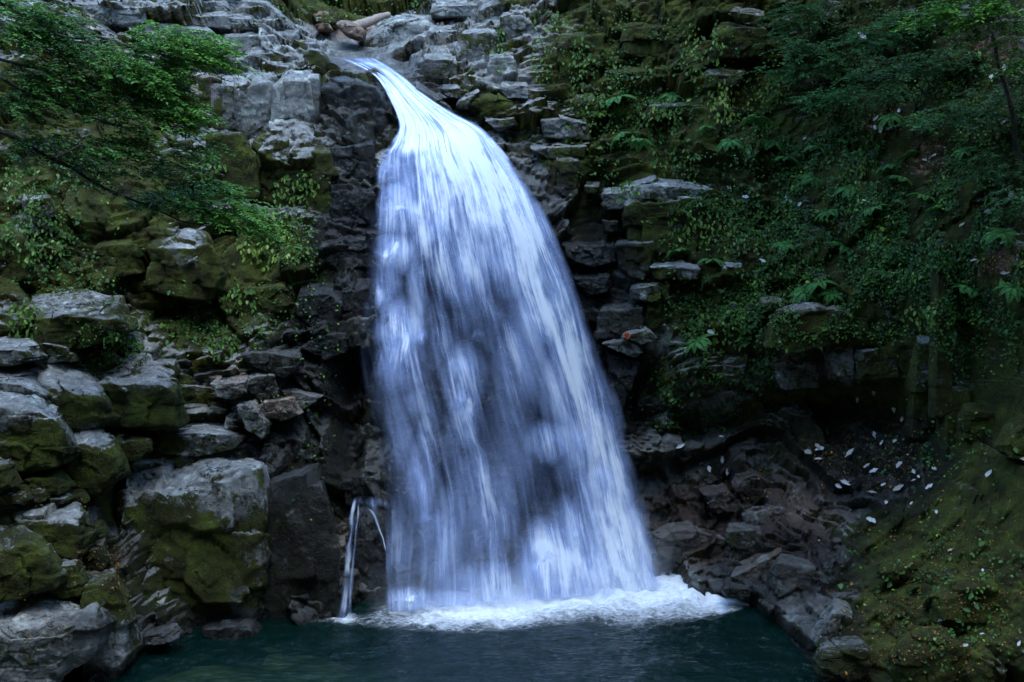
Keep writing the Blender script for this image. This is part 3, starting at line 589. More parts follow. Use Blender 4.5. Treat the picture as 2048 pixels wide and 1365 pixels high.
thin = k.n('MixShader'); k.set(thin.inputs[0], fr.outputs[0]); k.set(thin.inputs[1], tr.outputs[0]); k.set(thin.inputs[2], gl.outputs[0])
body = k.n('MixShader'); body.inputs[0].default_value = 0.38; k.set(body.inputs[1], thin.outputs[0]); k.set(body.inputs[2], deep.outputs[0])
white = k.n('BsdfPrincipled'); white.inputs['Base Color'].default_value = (0.84, 0.88, 0.95, 1); white.inputs['Roughness'].default_value = 0.7
al = k.n('MixShader'); k.set(al.inputs[0], fm); k.set(al.inputs[1], body.outputs[0]); k.set(al.inputs[2], white.outputs[0])
POOL = k.surf(al.outputs[0])
me = make_mesh('pool_water', np.stack([PX, PY, zz], -1).reshape(-1, 3), grid_faces(*PX.shape), POOL, True, {'foam': foam.ravel()})
link('pool_water', me, kind='structure')
# bed: a sandy shelf on the left that falls away
bx = np.concatenate([np.arange(-30, -12, .6), np.arange(-12, 6, .12), np.arange(6, 30, .6)]); by = np.concatenate([np.arange(-10, 17, .6), np.arange(17, 30, .12)]); BX, BY = np.meshgrid(bx, by)
bu, bv = proj(np.stack([BX, BY, 0 * BX - .3], -1))
shelf = paint([(260, 1345, 330, 90, 1), (470, 1280, 260, 40, .9)], bu, bv + 12 * fbm(np.stack([BX, BY, 0 * BX], -1) * .7, 3, 4), 1.0) * (BY > 15)
bz = -1.6 + 1.15 * np.sqrt(shelf) + .08 * fbm(np.stack([BX, BY, 0 * BX], -1) * .8, 3, 3)
k = NT('pool bed sand'); pos = k.n('NewGeometry').outputs['Position']
n = k.noise(pos, 3, 6, .6)
sand = k.ramp(n, [(.3, (.08, .07, .04)), (.7, (.30, .26, .16))])
bedz = k.n('SeparateXYZ', Vector=pos).outputs['Z']
pb = k.n('BsdfPrincipled'); k.set(pb.inputs['Base Color'], k.mix(k.math('MULTIPLY', k.attr('sand'), k.step(k.noise(pos, 1.1, 4, .6), .25, .7)), (.005, .012, .010), sand)); pb.inputs['Roughness'].default_value = .9
BED = k.surf(pb.outputs[0])
link('pool_bed', make_mesh('pool_bed', np.stack([BX, BY, bz], -1).reshape(-1, 3), grid_faces(*BX.shape), BED, True, {'sand': shelf.ravel()}), kind='structure')

# ------------------------------------------------------------------ waterfall
def water_material(name, fx_, fy_, seed, gain, lo, soft):
    """falling water: white threads drawn out along the flow, clear gaps between them"""
    k = NT(name)
    uv = k.n('UVMap', uv_map='flow').outputs[0]
    off = k.n('VectorMath', operation='ADD'); k.set(off.inputs[0], uv); off.inputs[1].default_value = (seed * 3.7, seed * 5.1, 0)
    uv = off.outputs[0]
    warp = k.noise(k.n('Mapping', Vector=uv, Scale=(.8, .35, 1)).outputs[0], 1.0, 2, .5, dim='2D')
    wv = k.n('VectorMath', operation='ADD'); k.set(wv.inputs[0], uv)
    cmb = k.n('CombineXYZ'); k.set(cmb.inputs[0], k.math('MULTIPLY', k.math('SUBTRACT', warp, .5), .30)); k.set(wv.inputs[1], cmb.outputs[0])
    uv = wv.outputs[0]
    def st(sx, sy, det, r=.6): return k.noise(k.n('Mapping', Vector=uv, Scale=(sx, sy, 1)).outputs[0], 1.0, det, r, dim='2D')
    a = st(fx_, fy_, 2); b_ = st(fx_ * 2.7, fy_ * 1.3, 2); c = st(fx_ * .30, fy_ * 1.5, 4, .6); d = st(fx_ * 6, fy_ * 1.6, 2)
    s = k.math('ADD', k.math('MULTIPLY', a, .32), k.math('MULTIPLY', b_, .20)); s = k.math('ADD', s, k.math('MULTIPLY', c, .40)); s = k.math('ADD', s, k.math('MULTIPLY', d, .08))
    s = k.step(s, .31, .69)
    den = k.attr('flow_amount')
    al = k.math('MULTIPLY', k.math('MULTIPLY', den, gain), k.math('MULTIPLY_ADD', s, 2 * soft, lo - soft + .10))
    al = k.math('ADD', al, k.math('MULTIPLY', k.step(den, 1.0, 1.5), .35))
    al = k.math('MULTIPLY', k.step(al, 0.0, 1.0), k.step(den, 0.0, .12))
    al = k.math('MULTIPLY', al, .96)
    wc = k.mix(k.step(al, .15, .85), (.48, .61, .98), (.87, .92, 1.0))
    df = k.n('BsdfDiffuse'); k.set(df.inputs[0], wc)
    tl = k.n('BsdfTranslucent'); k.set(tl.inputs[0], wc)
    m1 = k.n('MixShader'); m1.inputs[0].default_value = .35; k.set(m1.inputs[1], df.outputs[0]); k.set(m1.inputs[2], tl.outputs[0])
    tp = k.n('BsdfTransparent')
    m2 = k.n('MixShader'); k.set(m2.inputs[0], al); k.set(m2.inputs[1], tp.outputs[0]); k.set(m2.inputs[2], m1.outputs[0])
    return k.surf(m2.outputs[0])
W1 = water_material('white falling water, front threads', 6, .42, 1, 1.0, .94, .92)
W2 = water_material('white falling water, middle threads', 4.5, .34, 2, 1.0, .92, .70)
W3 = water_material('white falling water, rear veil', 4, .22, 3, .95, .95, .45)

LE = [(668,112,33),(745,150,32.2),(780,200,31.3),(796,250,30.6),(778,290,30.1),(752,318,29.6),(738,390,29.0),(727,500,28.4),(718,620,27.9),(714,700,27.4),(726,800,26.9),(750,900,26.5),(763,1050,25.8),(765,1224,24.9)]
RE = [(752,114,33),(800,148,32.4),(852,190,31.6),(912,226,31.0),(968,256,30.6),(1008,300,30.2),(1056,362,29.8),(1104,445,29.3),(1162,570,28.8),(1207,690,28.4),(1251,820,28.1),(1286,950,27.7),(1316,1080,27.0),(1342,1178,26.35)]
LE = np.array(LE, float); RE = np.array(RE, float); tk = np.linspace(0, 1, 14)
def flow(q, t, fwd=0.0):
    """point of the fall: q from its left edge to its right edge, t from the lip to the pool"""
    Lp = hermite(tk, LE, t); Rp = hermite(tk, RE, t)
    M = Lp[:, None, :] * (1 - q)[None, :, None] + Rp[:, None, :] * q[None, :, None]
    bow = 4 * q * (1 - q)
    M[..., 2] -= .28 * bow[None] * smooth(.25, .6, t)[:, None] + fwd
    return M
DEN = [(730,132,64,26,.8,0), (812,212,62,64,1.7,0), (768,166,40,30,1.3,0), (885,262,120,46,1.6,0), (935,305,95,60,1.45,0), (995,385,70,90,1.2,0), (1040,470,65,110,.95,0), (1095,590,55,130,.80,0),
       (1140,720,55,140,.72,0), (1180,860,55,140,.68,0), (1205,1000,60,140,.70,0), (1240,1120,85,100,.95,0), (880,380,70,90,.8,0), (785,330,36,45,.5,0), (800,420,50,50,.85,0), (790,500,40,40,.72,0),
       (860,450,40,80,.62,0), (930,480,80,120,.62,0), (770,540,30,80,.5,0), (835,560,20,130,.48,0), (800,655,44,50,.72,0), (800,720,38,70,.72,0), (810,840,36,110,.48,0), (845,940,30,110,.62,0), (880,1080,60,130,.42,0),
       (810,1060,40,160,.36,0), (930,760,40,70,.52,0), (930,850,34,60,.5,0), (980,600,90,110,.34,0), (1040,700,50,150,.45,0), (1010,900,70,150,.36,0), (1120,880,70,40,.6,0),
       (1085,1130,45,70,.8,0), (1150,1060,40,70,.62,0), (1160,1140,70,60,.75,0), (960,1000,90,160,.38,0), (980,1170,120,50,.46,0), (816,1204,46,26,.85,0), (1084,1098,32,24,.85,0), (900,1200,80,26,.5,0), (880,620,70,200,.24,0)]
def dens(u, v):
    r = np.full(u.shape, .16)
    for cx, cy, rx, ry, val, _ in DEN:
        d2 = ((u - cx) / rx) ** 2 + ((v - cy) / ry) ** 2
        r = np.maximum(r, val * np.exp(-0.55 * d2 ** 1.3))
    return r
fall_root = thing('waterfall', 'tall white waterfall fanning out from a narrow chute into the green pool', 'waterfall', tuple(P(1040, 1195, 26.9)))
root_loc = np.array(fall_root.location)
def sheet(name, q0, q1, t0, t1, fwd, mat, seed, scale=1.0, nq=300, nt_=440, bump=.07, edge=.085):
    q = np.linspace(q0, q1, nq); t = np.linspace(t0, t1, nt_)
    M = flow(q, t, fwd)
    uu, vv = M[..., 0], M[..., 1]
    Wp = P(uu, vv, M[..., 2])
    qq = np.broadcast_to(q[None], uu.shape); tt = np.broadcast_to(t[:, None], uu.shape)
    nz_ = fbm(np.stack([qq * 14, tt * 3.0, 0 * qq + seed], -1), 4, seed) 
    Wp[..., 1] -= bump * nz_ + .03 * smooth(.3, .9, dens(uu, vv))
    Wp[..., 0] += .02 * fbm(np.stack([qq * 6, tt * 2.0, 0 * qq + seed + 4], -1), 3, seed + 1)
    den = dens(uu, vv) * scale
    den = den * (1 + .26 * fbm(np.stack([qq * 13, tt * 3.2, 0 * qq + 2], -1), 3, seed + 2) + .14 * fbm(np.stack([qq * 5, tt * 9, 0 * qq + 3], -1), 3, seed + 12)) + .07 * fbm(np.stack([qq * 9, tt * 4.0, 0 * qq + 5], -1), 3, seed + 9)
    jag = .085 * fbm(np.stack([qq * 6, tt * 13, 0 * qq], -1), 4, seed + 7)
    e = smooth(0, edge * 1.3, qq - q0 + jag * .7) * smooth(0, edge, q1 - qq + jag * .35) * smooth(-.002, .02, qq - q0) * smooth(-.002, .02, q1 - qq)
    e = e * smooth(0, .015, tt - t0)
    den = den * e
    # flow coordinates in metres
    wid = np.interp(t, tk, np.linalg.norm(P(RE[:, 0], RE[:, 1], RE[:, 2]) - P(LE[:, 0], LE[:, 1], LE[:, 2]), axis=1))
    width = (wid * .35 + 4.6 * .65)[:, None]
    seg = np.linalg.norm(np.diff(Wp[:, nq // 2], axis=0), axis=1); s = np.concatenate([[0], np.cumsum(seg)])
    uv = np.stack([(qq - .5) * width, np.broadcast_to(s[:, None], uu.shape)], -1)
    me = make_mesh(name, Wp.reshape(-1, 3) - root_loc, grid_faces(nt_, nq)[:, ::-1], mat, True, {'flow_amount': np.clip(den, 0, 1.7).ravel()}, uv.reshape(-1, 2))
    return link(name, me, fall_root)
sheet('rear_veil', 0.0, 1.0, .02, 1, -.12, W3, 5, .55)
sheet('water_curtain', 0.0, 1.0, 0, 1, .06, W2, 9, .68)
sheet('front_threads', 0.005, .995, .02, 1, .24, W1, 15, .64)

# thin side streams over the lower left rocks
def stream(name, pts, Y0, Y1, w0, w1, amount, seed, m=60):
    pts = np.array(pts, float); s = np.concatenate([[0], np.cumsum(np.hypot(*np.diff(pts, axis=0).T))]); q = np.linspace(0, s[-1], m)
    px_ = hermite(s, pts, q); c = P(px_[:, 0], px_[:, 1], np.linspace(Y0, Y1, m)); nn = 15
    x = np.linspace(-1, 1, nn); wd = np.linspace(w0, w1, m) * (1 + .55 * fbm(c * 3, 2, seed)); c = c + .02 * np.stack([vnoise(c * 4, seed + 5), 0 * c[:, 0], vnoise(c * 4, seed + 6)], -1)
    V = np.repeat(c[:, None], nn, 1); V[..., 0] += x[None] * wd[:, None]; V[..., 1] -= (1 - x[None] ** 2) * wd[:, None] * .6
    den = amount * np.clip(1.0 - np.abs(x[None]) ** 1.6, 0, 1) * np.clip(.85 + .8 * fbm(c * 2.6, 2, seed + 1), .4, 1.4)[:, None] * smooth(0, .06, np.linspace(0, 1, m))[:, None]
    uv = np.stack([np.repeat(x[None] * np.mean(wd), m, 0), np.repeat(q[:, None] / 96, nn, 1)], -1)
    me = make_mesh(name, V.reshape(-1, 3) - root_loc, grid_faces(m, nn), W1, True, {'flow_amount': den.ravel()}, uv.reshape(-1, 2))
    return link(name, me, fall_root)
stream('side_stream', [(712, 992), (706, 1020), (703, 1060), (696, 1110), (693, 1160), (688, 1200), (684, 1240)], 25.2, 24.4, .05, .12, .50, 1)
stream('side_stream', [(716, 1022), (736, 1018), (756, 1048), (770, 1100), (777, 1150), (780, 1186)], 25.15, 24.85, .03, .05, .55, 2)
stream('side_stream', [(719, 1000), (714, 1040), (709, 1100), (703, 1160), (700, 1236)], 25.2, 24.45, .02, .06, .36, 9)

# water breaking over ledges inside the fall: arched lips that fray out downwards
def cascade(cx, cy, hw, length, amount, seed, lean=0.0, m=46, nn=40):
    q_ = np.linspace(-1, 1, nn); t_ = np.linspace(0, 1, m); Q, T_ = np.meshgrid(q_, t_)
    lip = hw * .30 * (Q ** 2) + hw * .12 * fbm(np.stack([Q * 2, 0 * Q + seed, 0 * Q], -1), 2, seed)
    uu = cx + Q * hw * (1 + .35 * T_) + lean * T_ * length + 5 * vnoise(np.stack([Q * 3, T_ * 2, 0 * Q + seed], -1), seed)
    vv = cy + lip * (1 - T_) + T_ * length * (.75 + .35 * vnoise(np.stack([Q * 2.5, 0 * Q, 0 * Q], -1), seed + 3))
    # depth of the curtain there, a hand's breadth in front, jumping forward off the ledge
    tt = np.clip(np.interp(vv, .5 * (LE[:, 1] + RE[:, 1]), tk), 0, 1)
    L_ = np.stack([np.interp(tt, tk, LE[:, i]) for i in range(3)], -1); R_ = np.stack([np.interp(tt, tk, RE[:, i]) for i in range(3)], -1)
    f = np.clip((uu - L_[..., 0]) / (R_[..., 0] - L_[..., 0]), 0, 1)
    Y = L_[..., 2] * (1 - f) + R_[..., 2] * f - .42 - .22 * np.clip(T_ * 2, 0, 1) * (1 - T_)
    Wp = P(uu, vv, Y); Wp[..., 1] -= .05 * fbm(np.stack([Q * 4, T_ * 3, 0 * Q + seed], -1), 3, seed)
    jt = .10 + .16 * vnoise(np.stack([Q * 4, 0 * Q + seed, 0 * Q], -1), seed + 1)
    den = amount * .82 * smooth(-.02, .30, T_ - np.clip(jt, 0, 1)) * (1 - T_) ** 1.0 * (1 - np.abs(Q) ** 1.6) * (1 + .7 * fbm(np.stack([Q * 3, T_ * 1.2, 0 * Q], -1), 3, seed + 5))
    uv = np.stack([Q * hw / 85, T_ * length / 85 + seed], -1)
    me = make_mesh('cascade', Wp.reshape(-1, 3) - root_loc, grid_faces(m, nn), W1, True, {'flow_amount': np.clip(den, 0, 1.2).ravel()}, uv.reshape(-1, 2))
    return link('cascade', me, fall_root)
for i, a_ in enumerate([(776, 304, 22, 110, .9), (806, 398, 46, 90, 1.0), (770, 420, 18, 120, .6), (790, 482, 40, 90, .95), (830, 520, 20, 150, .6), (764, 560, 22, 90, .5), (812, 644, 48, 150, 1.0), (770, 690, 26, 110, .6),
                         (930, 700, 46, 110, .6), (936, 772, 42, 130, .75), (905, 852, 30, 90, .5), (846, 900, 26, 170, .8), (815, 985, 28, 150, .5), (956, 644, 60, 90, .35), (745, 986, 42, 56, .55), (704, 1024, 12, 50, .4), (1085, 1086, 30, 115, 1.0), (1150, 1040, 30, 110, .7),
                         (1120, 846, 60, 120, .55, .3), (1190, 905, 40, 140, .5, .25), (818, 1182, 44, 52, 1.0), (860, 1010, 34, 130, .45), (880, 390, 50, 150, .55), (935, 470, 40, 170, .5, .1), (1010, 1110, 40, 90, .35)]):
    cascade(*a_[:5], 100 + i * 7, *(a_[5:]))
# spray hanging over the foot of the fall
k = NT('fine spray'); pos = k.n('NewGeometry').outputs['Position']
sp = k.n('SeparateXYZ', Vector=pos)
m0, m1 = P(770, 1222, 24.95), P(1370, 1176, 26.45)
hz = k.math('POWER', 2.718, k.math('MULTIPLY', sp.outputs['Z'], -2.1))
gxr = k.step(sp.outputs['X'], float(m0[0] - .6), float(m1[0] - 1.4), .25, 1.0); gxe = k.math('MULTIPLY', k.step(sp.outputs['X'], float(m1[0] - 1.3), float(m1[0]), 1.0, 0.0), k.step(sp.outputs['X'], float(m0[0] - .7), float(m0[0] + .6)))
yl = k.math('MULTIPLY_ADD', sp.outputs['X'], float((m1[1] - m0[1]) / (m1[0] - m0[0])), float(m0[1] - m0[0] * (m1[1] - m0[1]) / (m1[0] - m0[0])))
dy = k.math('SUBTRACT', sp.outputs['Y'], yl); gy_ = k.math('POWER', 2.718, k.math('MULTIPLY', k.math('MULTIPLY', dy, dy), -2.6))
nv = k.step(k.noise(pos, 1.7, 3, .6), .32, .72)
dd = k.math('MULTIPLY', k.math('MULTIPLY', hz, gxr), k.math('MULTIPLY', k.math('MULTIPLY', gxe, gy_), nv))
pv = k.n('VolumePrincipled'); pv.inputs['Color'].default_value = (.93, .96, 1, 1); k.set(pv.inputs['Density'], k.math('MULTIPLY', dd, 2.2))
k.t.links.new(pv.outputs[0], k.out.inputs['Volume'])
bmv = bmesh.new(); bmesh.ops.create_cube(bmv, size=1.0)
c0 = np.array([(m0[0] + m1[0]) / 2, (m0[1] + m1[1]) / 2 - .1, 1.02]); sx = m1[0] - m0[0] + 1.6
for v_ in bmv.verts: v_.co = Vector((v_.co.x * sx, v_.co.y * 3.4, v_.co.z * 1.9)) 
mm_ = bpy.data.meshes.new('spray_mist'); bmv.to_mesh(mm_); bmv.free(); mm_.materials.append(k.m)
link('spray_mist', mm_, None, tuple(c0), 'white spray drifting over the foot of the waterfall', 'mist', None, 'stuff')
# ------------------------------------------------------------------ the rest of the gorge: wooded slopes round the pool, behind and beside the camera
th = np.linspace(0, 2 * math.pi, 161); hh = np.linspace(0, 1, 40)
TH, HH = np.meshgrid(th, hh)
n_ = fbm(np.stack([np.cos(TH) * 3, np.sin(TH) * 3, HH * 4], -1), 4, 61)
back = smooth(-.2, .9, -np.sin(TH))                  # 1 behind the camera
rad_x = 17 + 12 * HH; rad_y = np.where(np.sin(TH) > 0, 36, 26) + 10 * HH
GX = np.cos(TH) * (rad_x + 2.5 * n_); GY = 12 + np.sin(TH) * (rad_y + 2.5 * n_); GZ = -4 + HH * (30 + 22 * back + 3 * n_)
k = NT('shaded forest slope'); pos = k.n('NewGeometry').outputs['Position']
pb = k.n('BsdfPrincipled'); k.set(pb.inputs['Base Color'], k.ramp(k.noise(pos, .8, 6, .7), [(.3, (.012, .016, .008)), (.7, (.06, .08, .03))])); pb.inputs['Roughness'].default_value = .95
SLOPE = k.surf(pb.outputs[0])
link('hills', make_mesh('hills', np.stack([GX, GY, GZ], -1).reshape(-1, 3), grid_faces(*TH.shape), SLOPE), kind='structure')

# unseen leaf canopy added above the right bank and behind the camera for shade
rc = np.random.RandomState(12); m = 4200
cl = np.stack([rc.uniform(3.5, 19, 60), rc.uniform(8, 33, 60), rc.uniform(18.5, 25, 60)], -1)
cl = np.concatenate([cl, np.stack([rc.uniform(-16, 3, 14), rc.uniform(-8, 10, 14), rc.uniform(17, 24, 14)], -1)])
cl = np.concatenate([cl, np.stack([rc.uniform(3.2, 8.5, 20), rc.uniform(23, 30, 20), rc.uniform(17.5, 21, 20)], -1)])
c = cl[rc.randint(0, len(cl), m)] + rc.normal(size=(m, 3)) * np.array([1.0, 1.0, .4])
c = c[(c[:, 2] > 16.5)]; m = len(c)
a1 = rc.normal(size=(m, 3)) * np.array([1, 1, .3]); a1 /= np.linalg.norm(a1, axis=1)[:, None]; a2 = np.cross(a1, rc.normal(size=(m, 3)) * .3 + np.array([0, 0, 1])); a2 /= np.linalg.norm(a2, axis=1)[:, None]
V = np.stack([c, c + a1 * .3 + a2 * .16, c + a1 * .62, c + a1 * .3 - a2 * .16], 1).reshape(-1, 3); b0 = np.arange(m)[:, None] * 4
k = NT('shade canopy leaves'); pb = k.n('BsdfPrincipled'); pb.inputs['Base Color'].default_value = (.03, .075, .02, 1)
link('shade_canopy', make_mesh('shade_canopy', V, b0 + np.arange(4)[None], k.surf(pb.outputs[0]), False), label='unseen leafy canopy added to shade the gorge', cat='foliage', kind='stuff')
# ------------------------------------------------------------------ where plants can stand: nearest stone seen along each direction
CS = 4.0; NX, NY = 680, 440; U0, V0 = -320., -280.
zb = np.full(NX * NY, 1e9); zn = np.zeros((NX * NY, 3)); zn[:, 1] = -1
def add_surface(v, f):
    n = np.zeros_like(v); a, b, c = v[f[:, 0]], v[f[:, 1]], v[f[:, 2]]
    fn_ = np.cross(b - a, c - a)
    flip = (fn_ * (a - np.array([0, 0, CAM_H]))).sum(1) > 0
    fn_[flip] *= -1
    for j in range(3):
        for q in range(3): n[:, q] += np.bincount(f[:, j], fn_[:, q], len(v))
    n /= np.linalg.norm(n, axis=1)[:, None] + 1e-9
    u, w_ = proj(v)
    i = ((w_ - V0) / CS).astype(int) * NX + ((u - U0) / CS).astype(int)
    ok = (u > U0) & (u < U0 + NX * CS) & (w_ > V0) & (w_ < V0 + NY * CS) & (v[:, 1] > 3)
    i, y, n = i[ok], v[ok, 1], n[ok]
    o = np.argsort(-y, kind='stable'); i, y, n = i[o], y[o], n[o]
    better = y < zb[i]
    i, y, n = i[better], y[better], n[better]
    zb[i] = y; zn[i] = n
for v, f in ROCK_BVH: add_surface(v, f)
def hit(u, v):
    """world points and normals of the stone seen at pixels u, v"""
    u = np.asarray(u, float); v = np.asarray(v, float)
    i = np.clip(((v - V0) / CS).astype(int), 0, NY - 1) * NX + np.clip(((u - U0) / CS).astype(int), 0, NX - 1)
    y = zb[i]
    for d in (1, -1, NX, -NX): y = np.where(y > 1e8, zb[np.clip(i + d, 0, NX * NY - 1)], y)
    y = np.where(y > 1e8, 29.0, y)
    return P(u, v, y), zn[i]

# ------------------------------------------------------------------ leaf and stem building
def unit(a): return a / (np.linalg.norm(a, axis=-1, keepdims=True) + 1e-9)
def leaves_arrays(p, d, n, L, W_, rnd, droop=.15):
    """folded leaves: base p, pointing along d, upper side n"""
    N = len(p); d = unit(d); s = unit(np.cross(d, n)); n = unit(np.cross(s, d))
    L = np.broadcast_to(L, (N,))[:, None]; W_ = np.broadcast_to(W_, (N,))[:, None]
    v = np.stack([p, p + d * L * .33 + s * W_ * .5 + n * W_ * .16, p + d * L * .72 + s * W_ * .38 + n * (W_ * .12 - L * droop * .4), p + d * L - n * L * droop,
                  p + d * L * .72 - s * W_ * .38 + n * (W_ * .12 - L * droop * .4), p + d * L * .33 - s * W_ * .5 + n * W_ * .16], 1).reshape(-1, 3)
    b = (np.arange(N) * 6)[:, None]
    f = np.concatenate([b + np.array([[0, 1, 2, 3]]), b + np.array([[0, 3, 4, 5]])], 0)
    return v, f, np.repeat(rnd, 6)
def tube(pts, r0, r1, sides=6, wob=0.0, seed=0):
    pts = np.asarray(pts, float); n = len(pts)
    t = unit(np.gradient(pts, axis=0)); a = unit(np.cross(t, np.array([.13, .97, .2]))); b = np.cross(t, a)
    r = np.linspace(r0, r1, n) * (1 + wob * vnoise(pts * 6, seed))
    ang = np.linspace(0, 2 * math.pi, sides, endpoint=False)
    v = pts[:, None] + r[:, None, None] * (a[:, None] * np.cos(ang)[None, :, None] + b[:, None] * np.sin(ang)[None, :, None])
    i = np.arange(n - 1)[:, None] * sides; j = np.arange(sides)[None]
    f = np.stack([i + j, i + (j + 1) % sides, i + sides + (j + 1) % sides, i + sides + j], -1).reshape(-1, 4)
    return v.reshape(-1, 3), f
class Acc:
    def __init__(s): s.v = []; s.f = []; s.r = []; s.n = 0
    def add(s, v, f, r=None):
        s.v.append(v); s.f.append(f + s.n); s.r.append(np.zeros(len(v)) if r is None else r); s.n += len(v)
    def mesh(s, name, mat, smooth_=False, org=None):
        v = np.concatenate(s.v)
        if org is not None: v = v - np.array(org)
        return make_mesh(name, v, np.concatenate(s.f), mat, smooth_, {'shade': np.concatenate(s.r)})
def leaf_material(name, stops, rough=.48, trans=.30, spec=.28):
    k = NT(name); r = k.attr('shade')
    col = k.ramp(r, stops)
    pb = k.n('BsdfPrincipled'); k.set(pb.inputs['Base Color'], col); pb.inputs['Roughness'].default_value = rough; pb.inputs['Specular IOR Level'].default_value = spec
    tl = k.n('BsdfTranslucent'); k.set(tl.inputs[0], k.mix(.5, col, (.10, .16, .02)))
    m = k.n('MixShader'); m.inputs[0].default_value = trans; k.set(m.inputs[1], pb.outputs[0]); k.set(m.inputs[2], tl.outputs[0])
    return k.surf(m.outputs[0])
L_TREE = leaf_material('broad green tree leaves', [(0, (.018, .055, .012)), (.4, (.035, .125, .020)), (.75, (.075, .24, .025)), (1, (.14, .32, .035))])
L_SHRUB = leaf_material('dark evergreen shrub leaves', [(0, (0.017, 0.060, 0.022)), (.5, (0.038, 0.138, 0.043)), (.85, (0.078, 0.252, 0.072)), (1, (0.132, 0.348, 0.090))])
L_FERN = leaf_material('fern fronds', [(0, (0.024, 0.081, 0.024)), (.5, (0.061, 0.203, 0.047)), (1, (0.135, 0.338, 0.068))], .55)
L_HANG = leaf_material('yellow green hanging leaves', [(0, (0.063, 0.136, 0.032)), (.5, (0.136, 0.255, 0.046)), (1, (0.328, 0.420, 0.073))], .45)
L_IVY = leaf_material('small creeping leaves', [(0, (0.016, 0.039, 0.010)), (.45, (0.034, 0.104, 0.021)), (.8, (0.078, 0.202, 0.029)), (1, (0.221, 0.351, 0.046))], .5)
L_GRASS = leaf_material('grass blades', [(0, (0.031, 0.077, 0.025)), (.6, (0.077, 0.161, 0.042)), (1, (0.168, 0.238, 0.070))], .5)
L_LITTER = leaf_material('dry leaf litter', [(0, (.035, .016, .008)), (.45, (.11, .05, .02)), (.7, (.22, .10, .02)), (.86, (.38, .22, .03)), (1, (.42, .36, .28))], .6, .1, .3)
L_PALE = leaf_material('pale underside of fallen leaves', [(0, (.24, .20, .18)), (.35, (.38, .35, .33)), (1, (.52, .51, .52))], .6, .12, .3)
L_RED = leaf_material('red maple leaf', [(0, (.38, .05, .015)), (1, (.5, .08, .02))], .5, .15)
k = NT('branch bark'); pos = k.n('NewGeometry').outputs['Position']
bn = k.noise(pos, 14, 6, .7)
pb = k.n('BsdfPrincipled'); k.set(pb.inputs['Base Color'], k.ramp(bn, [(.3, (.016, .013, .011)), (.55, (.05, .042, .036)), (.75, (.13, .12, .11))])); pb.inputs['Roughness'].default_value = .85
bb_ = k.n('Bump', Height=bn); bb_.inputs['Distance'].default_value = .02; k.set(pb.inputs['Normal'], bb_.outputs[0])
BARK = k.surf(pb.outputs[0])

def spray(acc, tw, rng, c, spread, ntwig, L, gdir, bright, lw=.42, tl=(.35, .75)):
    """flat layered sprays of leaves on thin twigs"""
    for _ in range(ntwig):
        u = rng.normal(size=3); u *= rng.rand() ** .5 / np.linalg.norm(u)
        st = c + u * spread
        yaw = rng.uniform(-1.1, 1.1); g = np.array(gdir, float)
        d = np.array([g[0] * math.cos(yaw) - g[1] * math.sin(yaw), g[0] * math.sin(yaw) + g[1] * math.cos(yaw), g[2] + rng.uniform(-.28, .12)])
        d /= np.linalg.norm(d)
        ln = rng.uniform(*tl); m = max(5, int(ln / (L * .46)))
        s = np.linspace(0, 1, m)
        path = st + d * (s * ln)[:, None] + np.array([0, 0, -.22 * ln]) * (s ** 2)[:, None] + rng.normal(size=(m, 3)) * .008
        v, f = tube(path, .005, .002, 3); tw.add(v, f)
        side = np.where(np.arange(m) % 2, 1, -1)
        h = np.cross(d, [0, 0, 1]); h /= np.linalg.norm(h)
        for rep in range(2):
            ld = d[None] * rng.uniform(.35, .9, m)[:, None] + h[None] * (side * rng.uniform(.5, 1, m))[:, None] + rng.normal(size=(m, 3)) * .16
            if rep: ld = ld - 2 * h[None] * (side * .7)[:, None]
            nn = np.array([0, -.25, 1]) + rng.normal(size=(m, 3)) * .34
            sz = L * rng.uniform(.65, 1.15, m)
            v, f, r = leaves_arrays(path + rng.normal(size=(m, 3)) * .012, ld, nn, sz, sz * lw, np.clip(bright + rng.normal(size=m) * .16, 0, 1), .18)
            acc.add(v, f, r)

def branch_path(pts, Y0, Y1, n=40, seed=0):
    pts = np.array(pts, float); s = np.concatenate([[0], np.cumsum(np.hypot(*np.diff(pts, axis=0).T))]); q = np.linspace(0, s[-1], n)
    w3 = P(np.interp(q, s, pts[:, 0]), np.interp(q, s, pts[:, 1]), np.linspace(Y0, Y1, n))
    return w3 + .035 * np.stack([vnoise(w3 * 2.3, seed), vnoise(w3 * 2.3, seed + 1), vnoise(w3 * 2.3, seed + 2)], -1)

